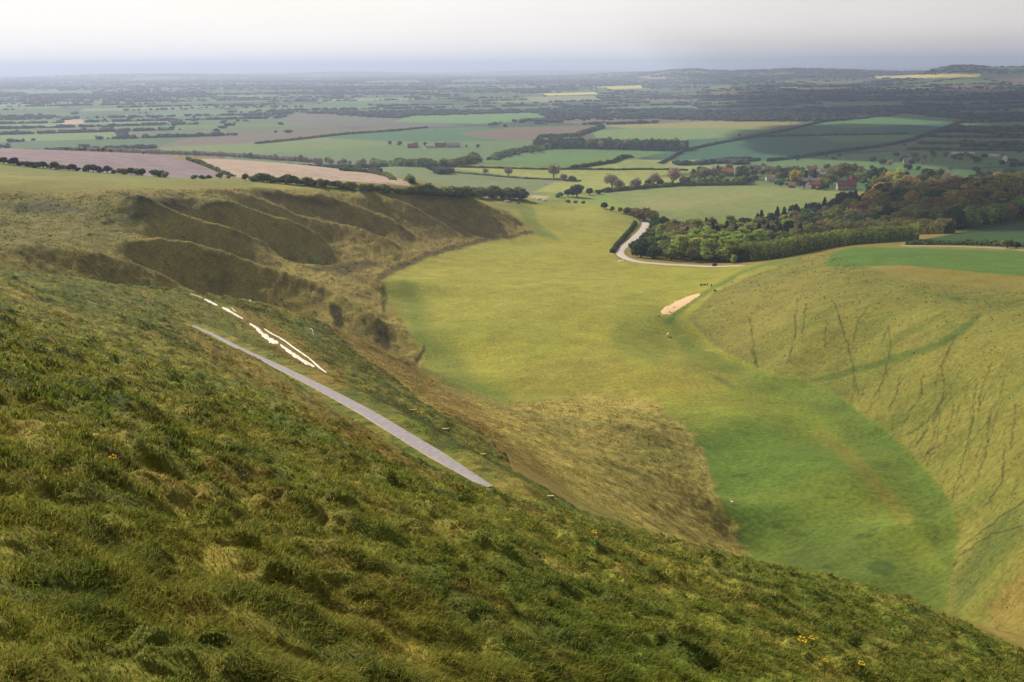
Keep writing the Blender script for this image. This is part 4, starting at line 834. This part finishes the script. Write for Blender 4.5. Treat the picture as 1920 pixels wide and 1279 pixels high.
# far hedgerow trees and copses of the vale
g = np.random.default_rng(5); n = 620000; tq = np.radians(g.uniform(-34, 34, n)); lq = g.uniform(math.log(1100), math.log(15000), n); rq = np.exp(lq); x = np.sin(tq)*rq; y = np.cos(tq)*rq
h1, h2, ed = cells(x, y, 260, 77); wood = sm(.55, .7, fbm(x/900, y/420, 3, 123)+.12*sm(2500, 7000, rq)-.05)*sm(1500, 2100, rq)
ia = np.clip(np.searchsorted(th, tq), 0, len(th)-1); ib = np.clip(np.searchsorted(lr, lq), 0, len(lr)-1)
pr = np.where(ed < 4+rq*.0012, .75*sm(.35, .6, fbm(x/300, y/300, 2, 44)), 0)+wood*.2+.0015
keep = (g.random(n) < pr) & ~OCC[ia, ib]; keep &= ~((rq < 1450) & (np.degrees(tq) > 0)); x, y, rq = x[keep][:44000], y[keep][:44000], rq[keep][:44000]
n = len(x); iv, if_ = ICO0; hh = g.uniform(2.5, 7.5, n)*(1+.2*rq/4000); ww_ = hh*g.uniform(.45, .9, n)*(1+.3*rq/4000); z = hgt(x, y)
vv = iv[None]*(.7+.5*g.random((n, len(iv), 1))); vv = vv*np.stack([ww_*g.uniform(.8, 2.2, n), ww_, hh*.55], -1)[:, None]+np.stack([x, y, z+hh*.45], -1)[:, None]
ca_, cb_ = lin('#3c4c44', .8), lin('#5f6850', .8); t_ = g.random((n, 1))**1.5; cc_ = ca_*(1-t_)+cb_*t_
ft = mesh_np('distant_trees', vv.reshape(-1, 3), (if_[None]+(np.arange(n)*len(iv))[:, None, None]).reshape(-1, 3), foliage_m, False, np.repeat(cc_, len(iv), 0))
tag(ft, 'blurred mass of distant hedgerow trees and copses fading across the vale', 'far trees', kind='stuff'); print('far trees', n)
# ------------------------------------------------------------------ houses, farm, cars, sheep
def plain(name, h, k=1.0, rough=.9):
    m, n, b = mat(name); g_ = N(n, 'ShaderNodeNewGeometry'); q_ = gnoise(n, 1.2, 4, g_); r_ = gramp(n, q_.outputs[0], .82, 1.15)
    v = N(n, 'ShaderNodeVectorMath', operation='SCALE'); v.inputs[0].default_value = tuple(lin(h, k)); n.links.new(r_.outputs[0], v.inputs[3]); n.links.new(v.outputs[0], b.inputs['Base Color']); b.inputs['Roughness'].default_value = rough; return m
M = dict(brick=plain('brick', '#a4735a', .65), render=plain('white_render', '#e9dfcc', .85), stone=plain('grey_stone', '#a89c86', .8), tile=plain('clay_tile', '#925c4c', .6), orange=plain('orange_tile', '#ac7454', .65), slate=plain('slate', '#8a8088', .75),
         thatch=plain('thatch', '#a89478', .8), glass=plain('window_glass', '#2c3238', .8, .2), wood=plain('timber', '#6a5238', .8), tin=plain('sheet_roof', '#b8b0a8', .8), wool=plain('fleece', '#efe6d0', .85), face=plain('dark_wool', '#3a2f28', .8),
         paint=plain('white_paint', '#f0eee8', .8, .3), tyre=plain('rubber', '#202020', .8), plank=plain('weathered_plank', '#cdb98a', .85), petal=plain('yellow_petal', '#e8c030', .9), stem=plain('green_stem', '#5c7a34', .8), soil=plain('dark_soil', '#5a4430', .8))
def box(x0, x1, y0, y1, z0, z1):
    v = np.array([(x, y, z) for z in (z0, z1) for y in (y0, y1) for x in (x0, x1)], float); f = np.array([(0,2,3,1),(4,5,7,6),(0,1,5,4),(2,6,7,3),(0,4,6,2),(1,3,7,5)]); return v, f
def poly_mesh(name, parts, m, parent=None, smooth=False):
    v, f = join(parts); return mesh_np(name, v, f, m, smooth, None, parent)
def house(px, pb, wpx, eave, ridge, wall, roof, label, depth=7, rz=None, r=(800, 4000), chim=1, name='house', cat='house', group=None, wins=3):
    p = at_px(px, pb, r); d = math.hypot(p[0], p[1]); wd = wpx/F*d; az = math.atan2(p[0], p[1])
    e = empty(name, (p[0], p[1], p[2]-.3), label, cat, group, -az+(rz or 0)); hw_, hd = wd/2, depth/2
    v = np.array([(-hw_,-hd,-1),(hw_,-hd,-1),(hw_,hd,-1),(-hw_,hd,-1),(-hw_,-hd,eave),(hw_,-hd,eave),(hw_,hd,eave),(-hw_,hd,eave),(-hw_,0,ridge-.15),(hw_,0,ridge-.15)], float)
    q4 = np.array([(0,1,5,4),(2,3,7,6),(1,2,6,5),(3,0,4,7)]); t3 = np.array([(5,6,9),(7,4,8)]); mesh_np('wall', v, [q4, t3], M[wall], False, None, e)
    o = .45; th_ = .25; k = (ridge-eave)/hd; a = eave-o*k
    rv = []; 
    for dz in (0, th_): rv += [(-hw_-o,-hd-o,a+dz),(hw_+o,-hd-o,a+dz),(hw_+o,0,ridge+dz),(-hw_-o,0,ridge+dz),(-hw_-o,hd+o,a+dz),(hw_+o,hd+o,a+dz)]
    rf = mesh_np('roof', np.array(rv, float), np.array([(6,7,8,9),(9,8,11,10),(0,3,2,1),(3,4,5,2),(0,1,7,6),(4,10,11,5),(0,6,9,3),(3,9,10,4),(1,2,8,7),(2,5,11,8)]), M[roof], False, None, e)
    for c_ in range(chim):
        x = (-hw_+.8) if c_ == 0 else hw_-.8; poly_mesh('chimney', [box(x-.45, x+.45, -.4, .4, ridge-.6, ridge+1.3), box(x-.55, x+.55, -.5, .5, ridge+1.3, ridge+1.45)], M['brick'], rf)
    if wins:
        for k_ in range(wins):
            x = -hw_+wd*(k_+.5)/wins
            if k_ == wins//2 and name == 'house': poly_mesh('door', [box(x-.5, x+.5, -hd-.06, -hd-.01, .3, 2.3)], M['wood'], e); continue
            for z in ((1.2, 3.6) if eave > 4.2 else (1.2,)): poly_mesh('window', [box(x-.55, x+.55, -hd-.05, -hd-.01, z, z+1.1)], M['glass'], e)
    return e
house(1586,356,32,5.2,9.2,'stone','tile','large red tiled house with pale stone wall at the field corner',9, .25, chim=2, wins=5)
house(1599,340,13,5,8.2,'brick','orange','small house with bright orange roof behind the large red tiled house',7,.6)
house(1610,327,9,5,8,'brick','tile','pinkish red house among trees, farthest back behind the orange roof',7,.9)
house(1527,354,20,5,8.4,'brick','tile','red roofed brick house beside the white gable in the village centre',8,-.2,chim=2)
house(1516,354,8,4.6,7.6,'render','tile','small white gabled cottage in front of the red roofed brick house',6,1.4,wins=1)
house(1515,345,38,3.6,6.6,'stone','slate','long low grey roofed barn in the village centre',8,.0,chim=0,name='barn',cat='barn',wins=0)
house(1504,355,6,2.6,4.4,'render','slate','tiny white outbuilding at the left end of the field hedge',4,1.2,chim=0,name='shed',cat='shed',wins=1)
house(1535,356,9,2.4,3.8,'brick','orange','low pink walled outhouse at the field edge',4,0,chim=0,name='shed',cat='shed',wins=1)
house(1444,339,15,4.2,6.6,'render','thatch','white cottage standing alone behind the village field',6,.15)
house(1420,322,13,4.6,7.6,'brick','slate','pink house with grey roof at the back of the village, left',7,.3)
house(1431,318,7,4.6,7.6,'render','slate','small white house behind the pink house with grey roof',6,.3,wins=1)
house(1364,329,19,5.4,8.6,'brick','orange','orange brick house at the left end of the village',8,-.1,chim=2,wins=4)
house(1411,345,7,2.6,4.2,'render','thatch','small pale shed on the hedge of the village field',4,.5,chim=0,name='shed',cat='shed',wins=1)
house(1484,352,12,2.6,4.4,'brick','orange','low orange roofed outbuilding left of the village centre',5,.1,chim=0,name='shed',cat='shed',wins=1)
house(1545,334,14,4.8,8,'stone','slate','mauve slate roofed house behind the village centre',7,-.3)
house(1521,324,15,4.8,7.8,'render','orange','cream house with yellow orange roof high behind the long barn',7,.1)
house(1625,332,11,4.8,7.6,'stone','slate','grey slate roofed house at the right end of the village',7,.2)
house(1700,306,12,4.4,7.2,'stone','slate','grey roofed farmhouse in the shaded trees beyond the village',7,.2,r=(900,6000))
house(1884,303,6,6.5,10,'render','tile','tall white gable end in the dark trees at the right edge',7,1.5,r=(900,6000),wins=1)
for px, w_, lb in ((1795, 18, 'left of the two long pale sheds in the shaded fields at the right'), (1815, 18, 'right of the two long pale sheds in the shaded fields at the right'), (1860, 20, 'long low pale shed left of the tall white gable')):
    house(px, 292 if px < 1840 else 296, w_, 3.4, 5.4, 'tin', 'tin', lb, 9, -.1, (900, 6000), 0, 'shed', 'shed', 'long pale sheds at the right', 0)
house(774,277,19,3.8,7,'brick','tile','left red roofed barn of the farm in mid vale',10,0,(1100,5000),0,'barn','barn',None,0)
house(806,277,14,3.6,6.6,'tin','tin','pale roofed open shed in the middle of the farm in mid vale',9,0,(1100,5000),0,'barn','barn',None,0)
house(825,276,18,3.8,7.2,'brick','tile','red roofed farmhouse in the centre of the farm in mid vale',9,.1,(1100,5000),1)
house(850,276,24,4,7.6,'stone','slate','right grey roofed barn of the farm in mid vale',11,0,(1100,5000),0,'barn','barn',None,0)
house(597,308,12,3.6,8.2,'brick','orange','pinkish gabled house behind the pale ploughed field',8,.5,(950,3000),1)
def car(px, pb, label, rz):
    p = at_px(px, pb, (600, 1100)); e = empty('parked_car', p, label, 'car', 'pale cars parked beyond the valley', rz)
    prof = [(-2.1,.35),(-2.1,.85),(-1.5,.95),(-1,1.42),(.6,1.45),(1.2,.98),(2.05,.8),(2.1,.35)]; v = np.array([(x, s*(.82 if z < 1 else .66), z) for s in (-1, 1) for x, z in prof]); n = len(prof)
    f = np.array([(i, i+1, n+i+1, n+i) for i in range(n-1)]+[(n-1, 0, n, 2*n-1)]); me = mesh_np('body', v, [f, np.array([list(range(n))[::-1]]), np.array([list(range(n, 2*n))])], M['paint'], False, None, e)
    poly_mesh('window', [box(-1.0, .75, -.78, -.72, .98, 1.32), box(-1.0, .75, .72, .78, .98, 1.32)], M['glass'], e)
    for x in (-1.3, 1.3):
        for s in (-1, 1): v, f = tube((x, s*.62, .33), (x, s*.86, .33), .33, .33, 12); c1 = np.array([list(range(12, 24))]); mesh_np('wheel', v, [f, c1], M['tyre'], False, None, e)
car(1010, 375, 'left of two white cars parked beyond the valley mouth', .2); car(1022, 377, 'right of two white cars parked beyond the valley mouth', .1); car(951, 379, 'lone white car parked under the end of the plateau hedge', .1)
def sheep(px, pb, label, k, rz, group=None, sc_=1.0, r=(118, 860)):
    p = hit(px, pb, *r); e = empty('sheep', p, label, 'sheep', group, rz); e.scale = (sc_,)*3
    iv, if_ = ico(2); b = iv*np.array([.55, .27, .3])*(1+.12*(fbm(iv[:, 0]*5+3, iv[:, 2]*5+iv[:, 1]*3, 2, 3)-.5))[:, None]+[0, 0, .62]
    nk, nf = tube((.42, 0, .72), (.66, 0, .9), .17, .11, 8); hd, hf = ICO1; hd = hd*np.array([.17, .09, .1])+[.76, 0, .88]; ear = [ICO0[0]*np.array([.03, .07, .03])+[.68, s*.13, .95] for s in (-1, 1)]
    legs = [tube((x, s*.13, .5), (x+.02, s*.13, 0), .06, .035, 6) for x in (-.34, .34) for s in (-1, 1)]; tl = tube((-.5, 0, .7), (-.6, 0, .45), .05, .03, 5)
    V_, Fq, Ft, o = [], [], [], 0
    for v, f, q_ in [(b, if_, 0), (nk, nf, 1), (hd, hf, 0), (ear[0], ICO0[1], 0), (ear[1], ICO0[1], 0), (tl[0], tl[1], 1)]+[(v, f, 1) for v, f in legs]:
        V_.append(v); (Fq if q_ else Ft).append(f+o); o += len(v)
    mesh_np('body', np.vstack(V_), [np.concatenate(Fq), np.concatenate(Ft)], M[k], True, None, e)
sheep(1252, 631, 'white sheep standing alone on the green track below the bare chalk patch', 'wool', 1.2, None, 1.25)
sheep(1371, 531, 'white sheep on the grassy bank at the foot of the right hill', 'wool', .2, None, 1.1)
sheep(1373, 945, 'small white sheep alone on the dark green valley floor', 'wool', 2.2, None, .6)
for px, pb, lb in ((1315, 537, 'leftmost dark sheep of the little group near the bare chalk patch'), (1321, 536.5, 'second dark sheep from the left near the bare chalk patch'), (1326, 536, 'third dark sheep from the left near the bare chalk patch'), (1334, 537, 'rightmost dark sheep standing apart near the bare chalk patch'), (1341, 548, 'dark sheep below the group on the bank')):
    sheep(px, pb, lb, 'face', random.random()*3, 'dark sheep by the chalk patch', 1.0)
def heap(px, pb, wd, label):
    p = hit(px, pb, 118, 860); iv, if_ = ico(2); v = iv*np.array([wd, wd*.8, wd*.5])*(1+.5*(fbm(iv[:, 0]*3+px, iv[:, 1]*3+iv[:, 2]*2, 2, 4)-.5))[:, None]
    o = mesh_np('soil_heap', v, if_, M['soil'], True); o.location = p; tag(o, label, 'heap', 'dark heaps on the bare chalk patch')
heap(1264, 577, .5, 'upper dark soil heap on the bare chalk patch'); heap(1255, 586, .6, 'lower dark soil heap on the bare chalk patch'); heap(1235, 593, .45, 'small soil heap at the near left corner of the bare chalk patch')
def rail(px, pb, wpx, r, label):
    p = hit(px, pb+2, *r); d = math.hypot(p[0], p[1]); w_ = wpx/F*d; az = math.atan2(p[0], p[1]); e = empty('plank_step', p, label, 'plank', 'pale planks on the slope', -az+.1)
    mesh_np('plank', *[q_ for q_ in box(-w_/2, w_/2, -.06, .06, .07, .12)], M['plank'], False, None, e)
    for s in (-1, 1): v, f = box(s*w_*.4-.04, s*w_*.4+.04, -.04, .04, -.3, .068); mesh_np('post', v, f, M['wood'], False, None, e)
rail(775,768,13,(40,160),'uppermost pale plank lying on the slope beside the road'); rail(835,804,14,(40,160),'second pale plank down the slope beside the road')
rail(906,852,11,(40,160),'third pale plank on the dark grass edge'); rail(1030,931,19,(30,90),'lowest and widest pale plank on the dark grass edge')
def cowslip(px, pb, k, label):
    p = hit(px, pb, 2, 60); e = empty('cowslip', p, label, 'flower', 'yellow cowslips in the foreground grass'); s = k
    v, f = tube((0, 0, 0), (.02*s, 0, .22*s), .006*s, .004*s, 5); mesh_np('stem', v, f, M['stem'], True, None, e)
    lv = [(np.array([(0, 0, .01), (.05*s*math.cos(a)+.02*s*math.sin(a), .05*s*math.sin(a)-.02*s*math.cos(a), .03*s), (.13*s*math.cos(a), .13*s*math.sin(a), .02*s), (.05*s*math.cos(a)-.02*s*math.sin(a), .05*s*math.sin(a)+.02*s*math.cos(a), .03*s)]), np.array([(0, 1, 2, 3)])) for a in (0, 1.3, 2.6, 3.9, 5.1)]
    poly_mesh('leaf', lv, M['stem'], e); fl = []
    for j in range(7):
        a = j*.9; c_ = np.array([.02*s+.03*s*math.cos(a), .03*s*math.sin(a), .225*s+.008*s*(j % 3)]); dn = np.array([.02*s*math.cos(a), .02*s*math.sin(a), -.01*s]); vv_, ff_ = tube(c_, c_+dn, .006*s, .016*s, 6); fl.append((vv_, ff_))
    poly_mesh('flower_head', fl, M['petal'], e)
cowslip(1499,1232,1.5,'larger yellow cowslip in the grass at lower right'); cowslip(1518,1216,1.0,'smaller yellow cowslip just above the larger one'); cowslip(1545,1256,.8,'pale cowslip low in the grass right of the larger one'); cowslip(1611,1268,1.1,'yellow cowslip nearest the bottom edge at the right'); cowslip(1735,1216,.8,'cowslip farthest right in the grass')
cowslip(212,886,.9,'single small cowslip in the grass at the left'); cowslip(1112,1018,1.2,'tiny cowslip near the brow in the middle')
# ------------------------------------------------------------------ grass of the near hillside
g = np.random.default_rng(12); NB = 880000
tq = np.radians(g.uniform(-40, 50, NB)); lq = math.log(3.2)+(math.log(75)-math.log(3.2))*g.random(NB)**.9; rq = np.exp(lq); x = np.sin(tq)*rq; y = np.cos(tq)*rq
ia = np.clip(np.searchsorted(th, tq), 0, len(th)-1); ib = np.clip(np.searchsorted(lr, lq), 0, len(lr)-1)
zn = Znear[ia, ib] > .5; dr = np.min([np.hypot(x-a, y-b) for a, b in road1[::2]], axis=0) > 1.0; u_ = x*ca-y*sa; v_ = x*sa+y*ca
tuft = fbm(u_/.5, v_/.35, 2, 201); keep = zn & dr & (g.random(NB) < (.5+1.2*(tuft-.25))*(1-sm(30, 65, rq))); x, y, rq, tuft, ia, ib, u_, v_ = [q_[keep] for q_ in (x, y, rq, tuft, ia, ib, u_, v_)]
n = len(x); z = hgt(x, y); big = sm(.45, .7, tuft); hb = (.03+.06*big)*(.6+.8*g.random(n))*(1+rq/90)*(1-.75*sm(22, 60, rq)); wb = np.maximum(.004, rq*.0006)*(.7+.6*g.random(n))
lean = math.radians(90)+.9*g.normal(size=n); fl_ = hb*(.7+.9*g.random(n)); dx, dy = np.cos(lean*0+g.normal(size=n)*.9-.6), np.sin(g.normal(size=n)*.9-.6)
az = g.random(n)*math.pi; wx, wy = np.cos(az)*wb, np.sin(az)*wb
b0 = np.stack([x-wx, y-wy, z-.03], -1); b1_ = np.stack([x+wx, y+wy, z-.03], -1); m0 = np.stack([x-wx*.8+dx*fl_*.3, y-wy*.8+dy*fl_*.3, z+hb*.65], -1); m1_ = np.stack([x+wx*.8+dx*fl_*.3, y+wy*.8+dy*fl_*.3, z+hb*.65], -1); tp = np.stack([x+dx*fl_, y+dy*fl_, z+hb], -1)
Vb = np.stack([b0, b1_, m1_, m0, tp], 1).reshape(-1, 3); k0 = np.arange(n)*5
q4 = np.stack([k0, k0+1, k0+2, k0+3], -1); t3 = np.stack([k0+3, k0+2, k0+4], -1)
cb = COL[ia, ib]; pal = g.random(n)[:, None]; st_ = lin('#b0a04e', .85); gr_ = lin('#7c9238', .9)
cbl = np.where(pal < .16, .35*cb+.65*st_, np.where(pal < .62, .5*cb+.5*gr_, cb))*(.75+.5*g.random((n, 1)))
cbl = np.repeat(cbl, 5, 0); 
grass_m = cover_mat('grass_blades', .9, 1.1, 3)
_n = grass_m.node_tree; _b = _n.nodes['Principled BSDF']; _t = N(_n, 'ShaderNodeBsdfTranslucent'); _s = N(_n, 'ShaderNodeMixShader'); _s.inputs[0].default_value = .45
_n.links.new(_b.inputs['Base Color'].links[0].from_socket, _t.inputs[0]); _n.links.new(_b.outputs[0], _s.inputs[1]); _n.links.new(_t.outputs[0], _s.inputs[2]); _n.links.new(_s.outputs[0], _n.nodes['Material Output'].inputs[0])
gr = mesh_np('grass', Vb, [q4, t3], grass_m, False, cbl); tag(gr, 'rough tussocky downland grass covering the near hillside', 'grass', kind='stuff'); print('blades', n)
# coarse tufts on the slopes farther off
g = np.random.default_rng(77); NT = 1500000; tq = np.radians(g.uniform(-36, 38, NT)); lq = g.uniform(math.log(45), math.log(640), NT); rq = np.exp(lq)
ia = np.clip(np.searchsorted(th, tq), 0, len(th)-1); ib = np.clip(np.searchsorted(lr, lq), 0, len(lr)-1); x = np.sin(tq)*rq; y = np.cos(tq)*rq
dz_ = Zstep[ia, ib]*.8+Zgold[ia, ib]*.75+Zright[ia, ib]*.15+Znear[ia, ib]*.55*sm(38, 60, rq); vis = (HC-Zf[ia, ib])/rq
dr = np.min([np.hypot(x-a, y-b) for a, b in road1[::2]], axis=0) > 1.1; okc = np.ones(NT, bool)
cxy = [];
for pts_, _w in CHALK:
    for a, b, c_ in spline(np.array(pts_), 8): cxy.append(hit(a, b, 100, 300)[:2])
for a, b in cxy: okc &= (x-a)**2+(y-b)**2 > 4
tf = fbm(x/2.6, y/2.6, 3, 301); keep = (g.random(NT) < dz_*(.15+2.2*np.clip(tf-.38, 0, 1))) & dr & okc; x, y, rq, ia, ib, tf = [q_[keep] for q_ in (x, y, rq, ia, ib, tf)]
n = len(x); z = hgt(x, y); hb = rq*.00062*(.5+g.random(n))*(.7+1.2*np.clip(tf-.4, 0, 1)); az = g.random(n)*math.pi; wb = hb*(.5+.5*g.random(n))
lx, ly = .6*hb*g.normal(size=n), .6*hb*g.normal(size=n); wx, wy = np.cos(az)*wb, np.sin(az)*wb
Vt = np.stack([np.stack([x-wx, y-wy, z-.06], -1), np.stack([x+wx, y+wy, z-.06], -1), np.stack([x+wx*.7+lx, y+wy*.7+ly, z+hb*.8], -1), np.stack([x-wx*.6+lx*1.3, y-wy*.6+ly*1.3, z+hb], -1)], 1).reshape(-1, 3)
ct = COL[ia, ib]*(.75+.75*g.random((n, 1))); tw = g.random((n, 1)) < .25; ct = np.where(tw, .5*ct+.5*lin('#a8904c', .75), ct)
rgr = mesh_np('rough_grass', Vt, np.arange(4*n).reshape(n, 4), grass_m, False, np.repeat(ct, 4, 0)); tag(rgr, 'coarse tufts of dry grass on the stepped and golden slopes', 'grass', kind='stuff'); print('tufts', n)
# ------------------------------------------------------------------ clouds that shade the right of the vale
cl_m, cln, clb = mat('cloud'); clb.inputs['Base Color'].default_value = (.9, .9, .92, 1)
def cloud(cx, cy, ch, sx, sy, label):
    k = ch/math.tan(SUN_EL); ox = cx+math.sin(SUN_AZ)*k; oy = cy+math.cos(SUN_AZ)*k; ps = []; iv, if_ = ico(2)
    for j in range(26):
        a = random.random()*6.28; q_ = random.random()**.5; s = random.uniform(.22, .42)
        c_ = np.array([math.cos(a)*sx*q_*.8, math.sin(a)*sy*q_*.8, random.uniform(-.1, .3)*150]); ps.append((iv*np.array([sx*s, sy*s, 130])*(1+.3*(fbm(iv[:, 0]*3+j, iv[:, 1]*3+iv[:, 2], 3, j)-.5))[:, None]+c_, if_))
    o = poly_mesh('cloud', ps, cl_m, None, True); o.location = (ox, oy, HC+ch); return tag(o, kind='structure')
cloud(1750, 3600, 1700, 1150, 1800, ''); cloud(640, 1850, 1500, 330, 560, ''); cloud(345, 740, 1500, 130, 170, ''); cloud(680, 1290, 1500, 190, 220, '')
# ------------------------------------------------------------------ haze
hm = bpy.data.materials.new('air'); hm.use_nodes = True; hn = hm.node_tree; hn.nodes.clear(); ho = N(hn, 'ShaderNodeOutputMaterial'); pv = N(hn, 'ShaderNodeVolumePrincipled')
pv.inputs['Color'].default_value = (.60, .70, .92, 1); pv.inputs['Density'].default_value = .000115; pv.inputs['Anisotropy'].default_value = .2
hn.links.new(pv.outputs[0], ho.inputs['Volume']); v, f = box(-46000, 46000, -46000, 46000, -25, HC+110); hz = mesh_np('haze', v, f, hm); tag(hz, 'thin blue haze lying over the whole vale', 'haze', kind='stuff')
